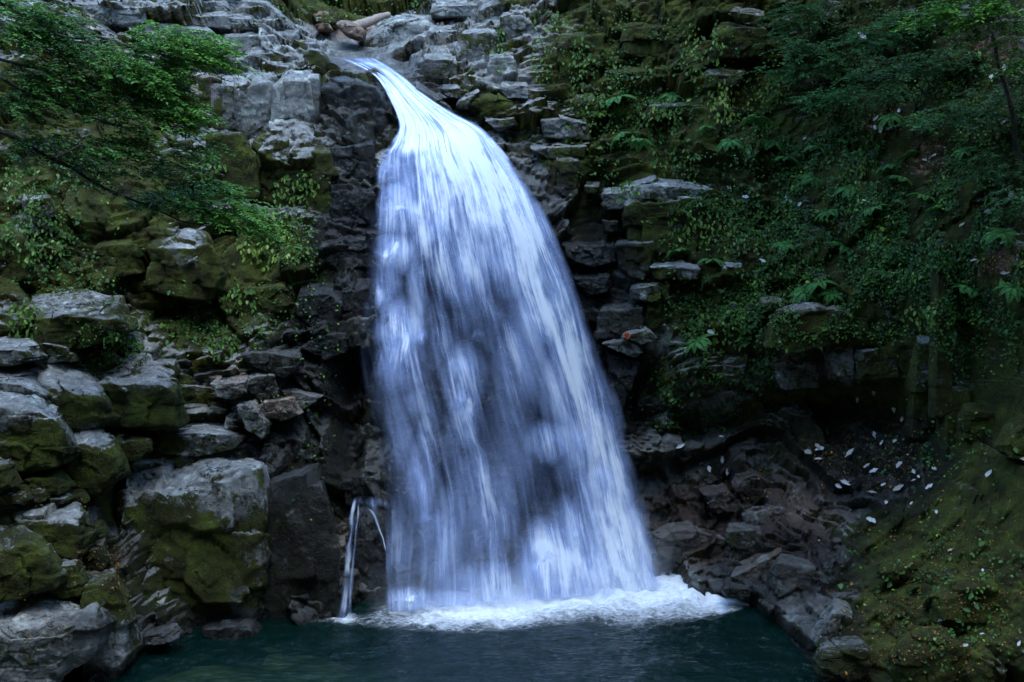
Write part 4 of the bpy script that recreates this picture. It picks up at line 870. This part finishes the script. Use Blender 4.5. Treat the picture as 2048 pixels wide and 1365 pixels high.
# ------------------------------------------------------------------ the tree leaning in from the left bank
rng = np.random.RandomState(4)
tb = P(-230, 700, 20.0); tb[2] = 3.2
tree = thing('overhanging_tree', 'broadleaf tree leaning in from the left with long leafy boughs over the rocks', 'tree', tuple(tb))
tp = np.stack([np.linspace(tb[0], tb[0] + .5, 30), np.full(30, tb[1]), np.linspace(tb[2], 18.5, 30)], -1); tp[:, 0] += .25 * np.sin(np.linspace(0, 3, 30))
v, f = tube(tp, .26, .12, 12, .12, 2); a = Acc(); a.add(v, f); link('trunk', a.mesh('trunk', BARK, True, tb), tree)
BR = [([(-215, 60), (-60, 100), (0, 120), (62, 137), (103, 149), (150, 150), (205, 174), (253, 191), (320, 205)], 20.2, 22.4, .05),
      ([(-215, 120), (-60, 142), (0, 157), (68, 195), (137, 215), (185, 236), (239, 250), (294, 267)], 20.3, 22.2, .045),
      ([(-215, 190), (-60, 235), (20, 270), (85, 308), (154, 342), (219, 386), (308, 414), (359, 441), (440, 455)], 20.2, 23.2, .062),
      ([(-215, 40), (-40, 72), (0, 75), (82, 68), (171, 78), (191, 72), (232, 82), (260, 96), (350, 100), (420, 112)], 20.4, 23.0, .042),
      ([(110, 316), (160, 290), (240, 310), (330, 330)], 21.0, 22.4, .018), ([(150, 215), (220, 190), (290, 160), (330, 150)], 21.4, 22.6, .016),
      ([(-215, -10), (-80, 10), (20, 20), (100, 40)], 20.4, 21.6, .035)]
CLUST = [[(250, 170, 110, 34, 16, .62), (350, 225, 60, 28, 16, .70), (120, 130, 110, 40, 24, .40), (60, 160, 90, 34, 16, .36)],
         [(250, 235, 80, 30, 16, .40), (330, 240, 60, 26, 13, .66), (60, 200, 90, 40, 24, .36), (180, 205, 70, 30, 13, .50)],
         [(300, 400, 70, 26, 13, .50), (395, 385, 85, 30, 26, .66), (455, 425, 66, 34, 24, .82), (500, 460, 34, 24, 9, .80), (80, 290, 90, 42, 22, .34), (180, 340, 80, 34, 14, .36), (390, 420, 60, 24, 12, .62)],
         [(300, 82, 70, 36, 22, .70), (365, 95, 80, 42, 36, .84), (415, 105, 44, 34, 16, .82), (200, 110, 90, 34, 18, .55), (90, 85, 90, 32, 16, .30)],
         [(200, 290, 60, 26, 15, .36), (310, 330, 70, 28, 13, .34), (250, 285, 60, 26, 12, .42), (380, 300, 50, 24, 8, .44)],
         [(230, 150, 80, 36, 22, .62), (310, 140, 70, 36, 20, .68), (280, 185, 70, 30, 18, .58)],
         [(20, 30, 90, 40, 22, .55), (90, 45, 80, 34, 12, .35), (30, 70, 60, 26, 10, .55)]]
for (pts, y0, y1, r0), cl in zip(BR, CLUST):
    bp = branch_path(pts, y0, y1, 48, int(r0 * 1000))
    a = Acc(); v, f = tube(bp, r0, r0 * .16, 7, .18, 3); a.add(v, f)
    lf = Acc()
    bu, bv_ = proj(bp)
    for (cx, cy, rx, ry, nt2, br) in cl:
        j = int(np.argmin((bu - cx) ** 2 + (bv_ - cy) ** 2)); Yc = bp[j, 1] + .1
        c = P(cx, cy, Yc); ps = Yc / FPX
        conn = np.linspace(bp[max(j - 3, 0)], c, 8); conn[:, 2] += .05 * np.sin(np.linspace(0, 3.1, 8)); v, f = tube(conn, .009, .004, 4); a.add(v, f)
        spray(lf, a, rng, c, np.array([rx * ps, .55, ry * ps]), int(nt2 * 2.6), .098, (1, -.1, .02), br)
    link('branch', a.mesh('branch', BARK, True, tb), tree)
    link('foliage', lf.mesh('foliage', L_TREE, False, tb), tree)

# ------------------------------------------------------------------ saplings and shrubs, upper right
SHR = [('leafy shrub hanging beside the brown jutting block, upper right', [(1600, 45, 60, 34, 20, .50), (1575, 60, 40, 22, 12, .45), (1620, 15, 60, 26, 14, .42)], (1600, 110)),
       ('layered dark shrub below the topmost shrub on the upper right slope', [(1640, 100, 70, 26, 20, .55), (1590, 95, 40, 20, 10, .5), (1650, 130, 50, 20, 14, .5)], (1650, 170)),
       ('low shrub with bright tips right of the square grey-topped block', [(1575, 140, 50, 20, 15, .55), (1610, 150, 40, 20, 10, .5)], (1590, 175)),
       ('shrub with upturned bright leaves in the middle of the right slope', [(1650, 195, 60, 20, 18, .66), (1690, 185, 50, 20, 12, .6)], (1660, 230)),
       ('bluish-leaved shrub spreading under the top edge, right', [(1790, 60, 90, 30, 28, .62), (1850, 45, 70, 28, 20, .62), (1740, 85, 60, 20, 14, .55)], (1800, 130)),
       ('dark thicket shrub on the right slope above the leaf litter', [(1830, 130, 100, 22, 22, .28), (1920, 120, 80, 30, 18, .30), (1760, 150, 60, 20, 10, .3)], (1850, 190)),
       ('dark shrub at the right picture edge below the slender tree', [(1980, 210, 80, 50, 24, .26), (1920, 230, 60, 30, 14, .32)], (1990, 290)),
       ('spreading shrub low on the right edge above the second litter patch', [(1960, 330, 80, 36, 18, .3), (2030, 400, 50, 40, 14, .28)], (1990, 400)),
       ('small bright shrub between the ferns and the litter patch', [(1850, 240, 40, 18, 9, .7), (1760, 195, 30, 16, 7, .5)], (1830, 275))]
for lab, cls, base in SHR:
    bp, _ = hit([base[0]], [base[1]]); bp = bp[0]
    t = thing('shrub', lab, 'shrub', tuple(bp), 'shrubs on the right slope')
    tw = Acc(); lf = Acc()
    for cx, cy, rx, ry, nn, br in cls:
        h0, _ = hit([cx], [cy + 20]); Yc = min(h0[0][1], bp[1] + .3) - .75; c = P(cx, cy, Yc); ps = Yc / FPX
        st = np.linspace(bp, c, 14); st[:, 0] += .08 * np.sin(np.linspace(0, 5, 14)); st[:, 1] -= .25 * np.sin(np.linspace(0, 3.14, 14)); v, f = tube(st, .018, .006, 5); tw.add(v, f)
        spray(lf, tw, rng, c, np.array([rx * ps, .5, ry * ps]), int(nn * 1.9), .10, (-.5, -.8, 0.05), br, .40)
    link('stem', tw.mesh('stem', BARK, True, bp), t); link('foliage', lf.mesh('foliage', L_SHRUB, False, bp), t)
# slender tree at the right edge
bp, _ = hit([2040], [330]); bp = bp[0]
t = thing('slender_tree', 'slender leaning tree with a thin dark trunk at the upper right edge', 'tree', tuple(bp))
path = branch_path([(2040, 330), (2024, 220), (2000, 140), (1978, 60), (1965, -20), (1960, -120)], bp[1], bp[1] - .9, 30, 5); path[0] = bp
a = Acc(); v, f = tube(path, .055, .03, 8, .1, 4); a.add(v, f); link('trunk', a.mesh('trunk', BARK, True, bp), t)
tw = Acc(); lf = Acc()
for cx, cy, rx, ry, nn, br in [(1930, 20, 70, 26, 26, .84), (1880, 35, 60, 20, 14, .72), (2000, 12, 60, 30, 18, .82), (2040, 60, 30, 40, 12, .85), (1960, 45, 40, 20, 8, .75), (2045, 110, 30, 26, 8, .75), (1990, -50, 120, 50, 26, .6)]:
    c = P(cx, cy, bp[1] - 1.1); st = np.linspace(path[22], c, 10); v, f = tube(st, .012, .004, 4); tw.add(v, f)
    spray(lf, tw, rng, c, np.array([rx, 50, ry]) * bp[1] / FPX, int(nn * 1.7), .105, (-.7, -.6, 0), br, .40)
link('branch', tw.mesh('branch', BARK, True, bp), t); link('crown', lf.mesh('crown', L_TREE, False, bp), t)

# ------------------------------------------------------------------ ferns and grass tufts
def fern_mesh(seed):
    r = np.random.RandomState(seed); a = Acc()
    for k_ in range(9):
        az = k_ / 9 * 6.283 + r.uniform(-.3, .3); L = r.uniform(.34, .52); m = 17
        s = np.linspace(0, 1, m); rad = L * s * .92; up = L * (.55 * s - .85 * s ** 2.2)
        o = np.array([math.cos(az), math.sin(az), 0]); side = np.array([-o[1], o[0], 0])
        path = o * rad[:, None] + np.array([0, 0, 1]) * up[:, None]
        v, f = tube(path, .004, .0015, 3); a.add(v, f, np.zeros(len(v)))
        tn = unit(np.gradient(path, axis=0)); nn = unit(np.cross(side[None] + 0 * tn, tn)); nn *= np.sign(nn[:, 2:3] + .01)
        pl = L * .27 * np.sin(np.pi * np.clip(s * .9 + .1, 0, 1)) ** .8 + .008
        for sg in (-1, 1):
            d = side[None] * sg + tn * .45 + np.array([0, 0, -.12])
            v, f, rr = leaves_arrays(path, d, nn, pl, L * .062, np.clip(.55 + r.normal(size=m) * .15, 0, 1), .15); a.add(v, f, rr)
    return a.mesh('fern', L_FERN)
def grass_mesh(seed):
    r = np.random.RandomState(seed); a = Acc()
    for _ in range(70):
        az = r.uniform(0, 6.283); L = r.uniform(.28, .62); m = 7; s = np.linspace(0, 1, m); lean = r.uniform(.25, .8)
        o = np.array([math.cos(az), math.sin(az), 0])
        p = o * (L * lean * s)[:, None] + np.array([0, 0, 1]) * (L * (.7 * s - .95 * s ** 2 * lean))[:, None]
        w_ = .0075 * (1 - s ** 2) + .0008; side = np.array([-o[1], o[0], 0])
        v = np.concatenate([p - side * w_[:, None], p + side * w_[:, None]]); i = np.arange(m - 1)
        a.add(v, np.stack([i, i + 1, i + 1 + m, i + m], 1), np.full(2 * m, r.rand()))
    return a.mesh('grass_tuft', L_GRASS)
FM = [fern_mesh(s) for s in (1, 2, 3)]; GM = [grass_mesh(s) for s in (1, 2)]
def plant(name, me, u, v, sc, label, cat, group, out=.06, seed=0):
    p, n = hit([u], [v]); p = p[0] + n[0] * out * .5 + np.array([0, -out, 0])
    o = link(name, me, None, tuple(p), label, cat, group)
    r = random.Random(seed); o.rotation_euler = (.30 + r.uniform(-.15, .3), r.uniform(-.35, .35), r.uniform(0, 6.28)); sc *= r.uniform(.9, 1.4); o.scale = (sc, sc, sc * r.uniform(.8, 1.25))
    return o
FERNS = [(1509, 246, 1.0, 'arching fern right of the square grey-topped block'), (1461, 284, 1.05, 'drooping fern on the dark ledge above the pale shelf rock'), (1628, 362, .9, 'tall dark fern left of the ferny bank centre'),
 (1567, 321, .8, 'small fern above the ledge end, right of the two ledge ferns'), (1690, 287, .95, 'fern leaning over the leaf litter from the left'), (1785, 236, .8, 'fern standing in the middle of the brown leaf litter'),
 (1820, 315, .85, 'fern just below the brown litter patch'), (1775, 342, 1.0, 'broad bright fern in the middle of the right bank'), (1806, 362, .85, 'fern right of the broad bright fern on the right bank'), (1543, 290, .75, 'little fern between the drooping ledge fern and the dark one'),
 (1410, 260, .8, 'feathery fern under the hanging yellow leaves'), (1703, 380, .9, 'bright fern low in the ivy of the right bank'), (1744, 417, .95, 'bright broad-fronded fern near two pale leaves'), (1660, 425, .75, 'small fern beside the fallen pale leaf pair'),
 (1234, 200, .95, 'fern on the wall right of the mossy dome rock'), (1244, 274, 1.0, 'long hanging fern in the leafy corner above the curtain'), (1278, 285, .9, 'fern beside the long hanging one above the curtain'), (1346, 191, .9, 'fern under the pale flat ledge on the right wall'),
 (1423, 522, 1.05, 'fern between the pale twin stones and the ivy'), (1355, 501, .8, 'small fern above the pale-topped mossy stones'), (1395, 686, .85, 'pale green fern low over the dark gap right of the falls'), (1640, 566, .95, 'bright fern on top of the mossy brown wall boulder'),
 (1612, 585, .7, 'low fern left on the mossy brown wall boulder'), (1665, 585, .8, 'fern hanging at the right of the mossy brown wall boulder'), (1939, 583, .9, 'fern right of the tall dark pillar'), (2021, 576, .9, 'fern at the right picture edge below the bare litter'),
 (1686, 494, .75, 'single fern in the dark ivy above the mossy brown wall'), (1570, 494, .7, 'small leafy fern right of the round grey stone'), (1880, 420, .8, 'dark fern at the head of the tall dark pillar'), (1930, 300, .8, 'dim fern under the thicket shrub, right slope'),
 (2005, 470, .8, 'fern near the right edge above the bare litter'), (1850, 395, .75, 'dim fern in the shade left of the right-edge shrub'), (1640, 300, .75, 'dim fern under the upturned bright shrub')]
for i, (u, v, sc, lab) in enumerate(FERNS): plant('fern', FM[i % 3], u, v, sc, lab, 'fern', 'ferns on the right bank', .1, i)
GRS = [(96, 386, .9, 'grass tuft hanging beside the pale stone at the left edge'), (420, 511, .6, 'small grass tuft on the lichen-spotted boulder'), (366, 795, .7, 'grass tuft hanging right of the square broken-top boulder'), (143, 488, .7, 'grass tuft in the leafy patch on the left bank'), (170, 480, .6, 'thin grass tuft right of the leafy patch on the left bank'),
 (1237, 232, .85, 'fresh grass tuft hanging below the wall fern'), (1182, 335, .9, 'long grass tuft above the black wet ledge stones'), (1350, 428, .95, 'spiky bright grass tuft below the long pale shelf'), (1368, 294, .7, 'upright grass tuft on the dark ledge'), (1543, 525, .8, 'grass tuft right of the round grey stone'), (1579, 525, .8, 'pale grass tuft beside the twin tuft in the ivy'), (1416, 562, .8, 'grass tuft dangling under the twin pale stone'), (1428, 345, .6, 'yellowish grass tuft behind the long pale shelf'), (240, 880, .5, 'low grass tuft between two mossy boulders, left bank')]
for i, (u, v, sc, lab) in enumerate(GRS): plant('grass_tuft', GM[i % 2], u, v, sc, lab, 'grass', 'grass tufts on the rocks', .06, i + 50)

# ------------------------------------------------------------------ hanging leafy plants rooted in the joints
HANG = [(1445, 205, 30, 44, 70, .95, 'yellowest cluster of hanging leaves on the right wall'), (1530, 185, 44, 50, 60, .55, 'hanging leaves right of the square grey-topped block'), (1300, 240, 60, 46, 110, .35, 'broad patch of dangling leaves in the corner above the curtain'), (1160, 130, 26, 56, 50, .3, 'upright strip of leaves beside the mossy square block'),
 (1385, 110, 24, 66, 46, .45, 'long strip of small leaves left of the brown jutting block'), (1432, 85, 14, 40, 22, .6, 'narrow row of leaves on the face of the brown jutting block'), (70, 480, 80, 50, 120, .25, 'large bluish leafy patch at the left edge below the tree'), (50, 640, 40, 40, 60, .3, 'leafy patch in the dark hollow at the left edge'),
 (575, 385, 30, 40, 40, .35, 'leaves on the dark square block below the alcove'), (612, 372, 26, 30, 30, .45, 'fresh leaves on the right of the dark square block'), (415, 330, 40, 26, 40, .3, 'leaves on the leaning mossy block under the grey wall'), (1400, 445, 70, 44, 90, .45, 'leaf cluster right of the spiky bright grass'),
 (1545, 430, 40, 24, 30, .4, 'leaf cluster beside the fallen pale leaf pair'), (1100, 42, 40, 24, 40, .25, 'leaf patch above the white lichen rock'), (1080, 120, 22, 46, 34, .3, 'leaves beside the white lichen rock'), (1000, 100, 16, 46, 24, .35, 'leaf strip in the joint right of the large mossy block'), (530, 480, 60, 60, 90, .7, 'bright sprigs under the lowest bough tip'),
 (1200, 220, 40, 40, 50, .25, 'leaves around the wall fern'), (1480, 470, 60, 36, 60, .4, 'leaf cluster above the round grey stone'), (1700, 340, 60, 40, 50, .35, 'broad leaves among the ferns on the right bank'), (1840, 630, 40, 24, 26, .6, 'fresh leaf sprig beside the tall dark pillar'), (440, 680, 40, 40, 50, .25, 'leafy sprig in the gully, middle of the left bank'),
 (240, 690, 46, 30, 60, .25, 'small-leaved plant right under the broad striped boulder'), (150, 330, 60, 50, 60, .35, 'leaves behind the lowest bough on the left bank'), (1250, 380, 30, 20, 20, .3, 'leaves over the cube-shaped block'), (1350, 320, 50, 30, 40, .35, 'low leaves on the ledge above the long pale shelf'), (50, 380, 50, 50, 60, .4, 'leaves above the tall pale stone, left edge'),
 (1440, 660, 60, 50, 60, .45, 'bright leafy mat over the dark gap right of the falls'), (480, 600, 40, 30, 40, .3, 'leaves on the dark shelf stone, left bank')]
for u, v, ru, rv, n_, br, lab in HANG:
    n_ = int(n_ * 1.5)
    a_ = rng.uniform(0, 6.283, n_); q = rng.rand(n_) ** .6
    uu = u + ru * q * np.cos(a_); vv = v + rv * q * np.sin(a_)
    p, n = hit(uu, vv); p = p + n * .03
    o0 = p.mean(0); n = unit(n * .7 + np.array([0, -.7, .25]))
    d = np.array([0, -.35, -1.0]) + rng.normal(size=(n_, 3)) * np.array([.45, .25, .35])
    p = p + n * rng.uniform(.0, .10, n_)[:, None]
    L = rng.uniform(.06, .15, n_); A = Acc()
    vv_, f, r = leaves_arrays(p, d, n, L, L * rng.uniform(.36, .6, n_), np.clip(br + rng.normal(size=n_) * .2, 0, 1), .12); A.add(vv_, f, r)
    lb = p.copy(); od = np.argsort(np.linalg.norm(lb - lb[np.argmax(lb[:, 2])], axis=1)); lb = lb[od]
    for i in range(1, len(lb)):
        j = np.argmin(np.linalg.norm(lb[:i] - lb[i], axis=1)); v_, f_ = tube(np.linspace(lb[i], lb[j], 3), .005, .005, 3); A.add(v_, f_)
    link('hanging_plant', A.mesh('hanging_plant', L_HANG, False, o0), None, tuple(o0), lab, 'plant', 'leafy plants rooted in the rock')

# ------------------------------------------------------------------ creeping ground cover and litter (nobody could count it)
def scatter(regs, total):
    wt = np.array([r[2] * r[3] * r[4] for r in regs], float); wt /= wt.sum(); us_, vs_ = [], []
    for r, w_ in zip(regs, wt):
        m = int(total * w_); a_ = rng.uniform(0, 6.283, m); q = np.sqrt(rng.rand(m)) * (1 + .25 * rng.normal(size=m))
        us_.append(r[0] + r[2] * q * np.cos(a_)); vs_.append(r[1] + r[3] * q * np.sin(a_))
    return np.concatenate(us_), np.concatenate(vs_)
IVY = [(2200, 300, 150, 330, .8), (2200, 800, 120, 260, .4), (-150, 350, 130, 250, .3), (1850, 330, 260, 220, 1.0), (1650, 420, 200, 160, .9), (1780, 560, 240, 90, .9), (1960, 600, 120, 160, .8), (1450, 640, 130, 110, .9), (1380, 800, 90, 80, .8), (1300, 180, 160, 120, .45), (1500, 380, 150, 110, .7), (1420, 480, 110, 60, .6),
       (100, 420, 140, 120, .35), (560, 520, 90, 80, .45), (440, 640, 120, 70, .45), (230, 690, 90, 50, .35), (150, 560, 120, 50, .4), (1220, 320, 70, 60, .4), (1700, 640, 180, 50, .5), (1600, 240, 160, 120, .6), (1480, 700, 80, 120, .7), (700, 15, 150, 30, .5), (60, 60, 90, 50, .5), (1750, 120, 260, 120, .6), (1900, 480, 160, 90, .7), (600, 470, 60, 120, .25), (620, 750, 60, 220, .08), (1880, 1180, 200, 160, .16), (1850, 900, 160, 60, .2), (1250, 110, 120, 110, .3)]
uu, vv = scatter(IVY, 72000)
p, n = hit(uu, vv)
dn_ = fbm(p * np.array([1.6, 1.6, 1.6]), 3, 88) + .35 * fbm(p * 6, 2, 89)
lz = paint([(1785, 245, 66, 34, 1), (1850, 312, 44, 40, 1), (1980, 530, 64, 34, 1), (1990, 85, 40, 40, 1), (1740, 45, 40, 18, 1)], uu, vv, .6)
ok = (dn_ + rng.normal(size=len(p)) * .15 - lz * .9 > -.12) & (p[:, 1] < 60); p, n, dn_ = p[ok], n[ok], dn_[ok]; m = len(p)
n = unit(n * .6 + np.array([0, -.35, .75]) + rng.normal(size=(m, 3)) * .35)
d = np.cross(n, rng.normal(size=(m, 3))) + np.array([0, -.15, -.35])
L = rng.uniform(.035, .085, m) * (1 + .7 * (rng.rand(m) > .9))
A = Acc(); v, f, r = leaves_arrays(p + n * (rng.rand(m) ** 1.5 * .16)[:, None], d, n, L, L * rng.uniform(.5, .8, m), np.clip(.40 + .22 * dn_ + rng.normal(size=m) * .24, 0, 1), .15); A.add(v, f, r)
link('ground_cover', A.mesh('ground_cover', L_IVY), label='small creeping leaves covering the shaded rock walls', cat='ground cover', kind='stuff')
LIT = [(1785, 245, 70, 46, 1.6), (1850, 310, 60, 50, 1.2), (1980, 530, 70, 40, 2.2), (1990, 90, 50, 50, 1.0), (1760, 45, 60, 20, .9), (1690, 20, 60, 30, .7), (2000, 420, 50, 50, .6), (1640, 930, 190, 70, .55), (1780, 880, 110, 70, .7), (1900, 1150, 200, 200, .26), (1850, 1280, 180, 90, .26), (1480, 990, 130, 50, .5), (1600, 880, 160, 60, .3),
       (150, 590, 100, 12, .5), (250, 730, 70, 14, .4), (620, 286, 70, 8, .8), (560, 815, 50, 20, .4), (460, 760, 50, 8, .5), (180, 860, 70, 14, .3), (120, 1010, 70, 14, .4), (180, 1120, 50, 30, .6), (240, 1150, 30, 60, .8), (380, 970, 130, 40, .14), (560, 570, 60, 10, .4), (1150, 500, 60, 12, .4), (480, 15, 90, 30, .25), (940, 240, 70, 30, .15), (1400, 360, 60, 14, .2), (90, 1230, 110, 50, .12), (1950, 690, 80, 40, .4)]
uu, vv = scatter(LIT, 9000); u2, v2 = scatter([(1785, 245, 60, 32, 1), (1850, 312, 42, 38, .8), (1980, 530, 60, 32, 1.1), (1990, 88, 42, 42, .8), (1740, 45, 50, 16, .4)], 2600)
nr_ = len(u2); uu = np.concatenate([u2, uu]); vv = np.concatenate([v2, vv]); p, n = hit(uu, vv); ok = ((n[:, 2] > .12) | (np.arange(len(uu)) < nr_)) & (p[:, 2] > .15); p, n = p[ok], n[ok]; m = len(p)
n = unit(n + rng.normal(size=(m, 3)) * .3); d = np.cross(n, rng.normal(size=(m, 3)))
up_ = proj(p)[1] < 700
L = rng.uniform(.02, .05, m) * (1 + .8 * (rng.rand(m) > .93)); A = Acc()
v, f, r = leaves_arrays(p + n * .015, d, n, L, L * rng.uniform(.4, .7, m), np.where(up_ & (proj(p)[0] > 1500), np.clip(rng.normal(size=m) * .3 + .35, 0, 1), np.clip(rng.rand(m) ** .7 * .9, 0, 1)), -.1); A.add(v, f, r)
link('leaf_litter', A.mesh('leaf_litter', L_LITTER), label='brown, orange and yellow dry leaves strewn over rocks and banks', cat='leaf litter', kind='stuff')

# ------------------------------------------------------------------ pale fallen leaves, each its own thing
def big_leaf(seed):
    r = np.random.RandomState(seed); m = 9; s = np.linspace(0, 1, m); wd = np.sin(np.pi * s ** .8) ** .9 * .5 + .01
    cols = np.linspace(-1, 1, 5); V = []
    for i, t_ in enumerate(s):
        for c in cols:
            V.append([c * wd[i] * .46 * (1 + .12 * r.randn()), t_ - .5, .16 * c * c * wd[i] + .14 * (t_ - .5) ** 2 * r.uniform(.4, 1.4) + .03 * r.randn()])
    V = np.array(V)
    st = np.array([[-.012, -.5, 0], [.012, -.5, 0], [.01, -.68, .05], [-.01, -.68, .05]])
    A = Acc(); A.add(V, grid_faces(m, 5), np.full(len(V), r.rand())); A.add(st, np.array([[0, 1, 2, 3]]), np.zeros(4))
    return A.mesh('fallen_leaf', L_PALE, True)
BL = [big_leaf(s) for s in range(1, 7)]
ZL = [('pale fallen leaf on the dark wet slope right of the falls', [(1640, 902, 34), (1618, 908, 26), (1702, 910, 36), (1420, 941, 22), (1453, 945, 20), (1443, 922, 20), (1636, 923, 20), (1635, 896, 22), (1735, 936, 30), (1750, 945, 26), (1799, 935, 26), (1690, 968, 28), (1678, 975, 18), (1798, 980, 30), (1742, 990, 24), (1768, 974, 22), (1690, 984, 20), (1744, 1047, 34), (1770, 1010, 16), (1636, 1086, 14), (1830, 948, 20), (1838, 958, 18), (1790, 888, 24), (1765, 890, 20), (1747, 872, 26), (1806, 842, 24), (1790, 822, 22), (1716, 802, 16), (1749, 788, 18), (1360, 893, 20), (1443, 878, 18), (1402, 823, 16), (1870, 942, 24), (1860, 978, 22), (1828, 965, 14)]),
      ('pale fallen leaf on the mossy bank, lower right', [(1874, 1030, 26), (1980, 952, 28), (1900, 1106, 18), (1880, 1248, 26), (1966, 1274, 14), (1932, 1296, 22), (1824, 1012, 18), (1966, 1146, 14), (1946, 1210, 12), (2046, 920, 22), (2040, 1290, 22)]),
      ('pale fallen leaf caught in the green right bank', [(1580, 403, 30), (1598, 412, 22), (1723, 77, 26), (1755, 240, 22), (1764, 262, 24), (1752, 258, 18), (1775, 262, 20), (1640, 310, 18), (1610, 282, 14), (1755, 150, 20), (1885, 145, 26), (1910, 63, 22), (2000, 150, 24), (2012, 140, 26), (1985, 158, 20), (1830, 120, 22), (1772, 36, 22), (2008, 250, 24), (2022, 380, 24), (2026, 395, 30), (1956, 405, 26), (1982, 425, 28), (1925, 455, 22), (2014, 486, 24), (1924, 524, 26), (1950, 525, 22), (1976, 562, 24), (2012, 550, 26), (1704, 510, 22), (1524, 525, 20), (1456, 382, 20), (1494, 397, 18), (1424, 667, 26), (1570, 508, 22), (1850, 325, 22), (1870, 315, 18), (1800, 225, 16), (1730, 405, 18), (1870, 55, 22)])]
ln_ = 0
for lab, lst in ZL:
    for (u, v, px_) in lst:
        p, n = hit([u], [v]); p, n = p[0], unit(n * .7 + np.array([[0, -.25, .8]]))[0]; r = random.Random(ln_ + 7)
        o = link('fallen_leaf', BL[ln_ % 6], None, tuple(p + n * .06), lab, 'leaf', 'pale fallen leaves'); ln_ += 1
        o.rotation_euler = (Matrix.Rotation(0, 3, 'X') @ Vector(n).to_track_quat('Z', 'Y').to_matrix() @ Matrix.Rotation(r.uniform(0, 6.28), 3, 'Z')).to_euler()
        sc = px_ * p[1] / FPX * r.uniform(.6, .98); o.scale = (sc, sc, sc)
p, n = hit([1253], [676]); A = Acc()
for a_ in (-1.9, -1.0, -.35, .35, 1.0, 1.9, 2.9):
    d = np.array([[math.sin(a_), -.25, math.cos(a_)]]); L = .13 if abs(a_) < 1.5 else .08
    v, f, r = leaves_arrays(np.zeros((1, 3)), d, np.array([[0, -1, .4]]), L, L * .42, np.array([.5])); A.add(v, f, r)
link('maple_leaf', A.mesh('maple_leaf', L_RED), None, tuple(p[0] + np.array([0, -.06, .03])), 'red maple leaf lying on a flat wet slab right of the falls', 'leaf')
# ------------------------------------------------------------------ driftwood at the stream mouth
k = NT('weathered driftwood'); pos = k.n('TexCoord').outputs['Object']
wn_ = k.noise(k.n('Mapping', Vector=pos, Scale=(2, 20, 20)).outputs[0], 1.5, 5, .6)
pb = k.n('BsdfPrincipled'); k.set(pb.inputs['Base Color'], k.ramp(wn_, [(.3, (.12, .08, .06)), (.7, (.38, .30, .25))])); pb.inputs['Roughness'].default_value = .85
WOOD = k.surf(pb.outputs[0])
pp = branch_path([(700, 58), (730, 46), (760, 36), (778, 31)], 36.5, 38.5, 24, 3); A = Acc(); v, f = tube(pp, .17, .10, 10, .2, 3); A.add(v, f)
o0 = pp.mean(0); link('driftwood_log', A.mesh('driftwood_log', WOOD, True, o0), None, tuple(o0), 'pale broken driftwood log resting behind the lip of the falls', 'log')
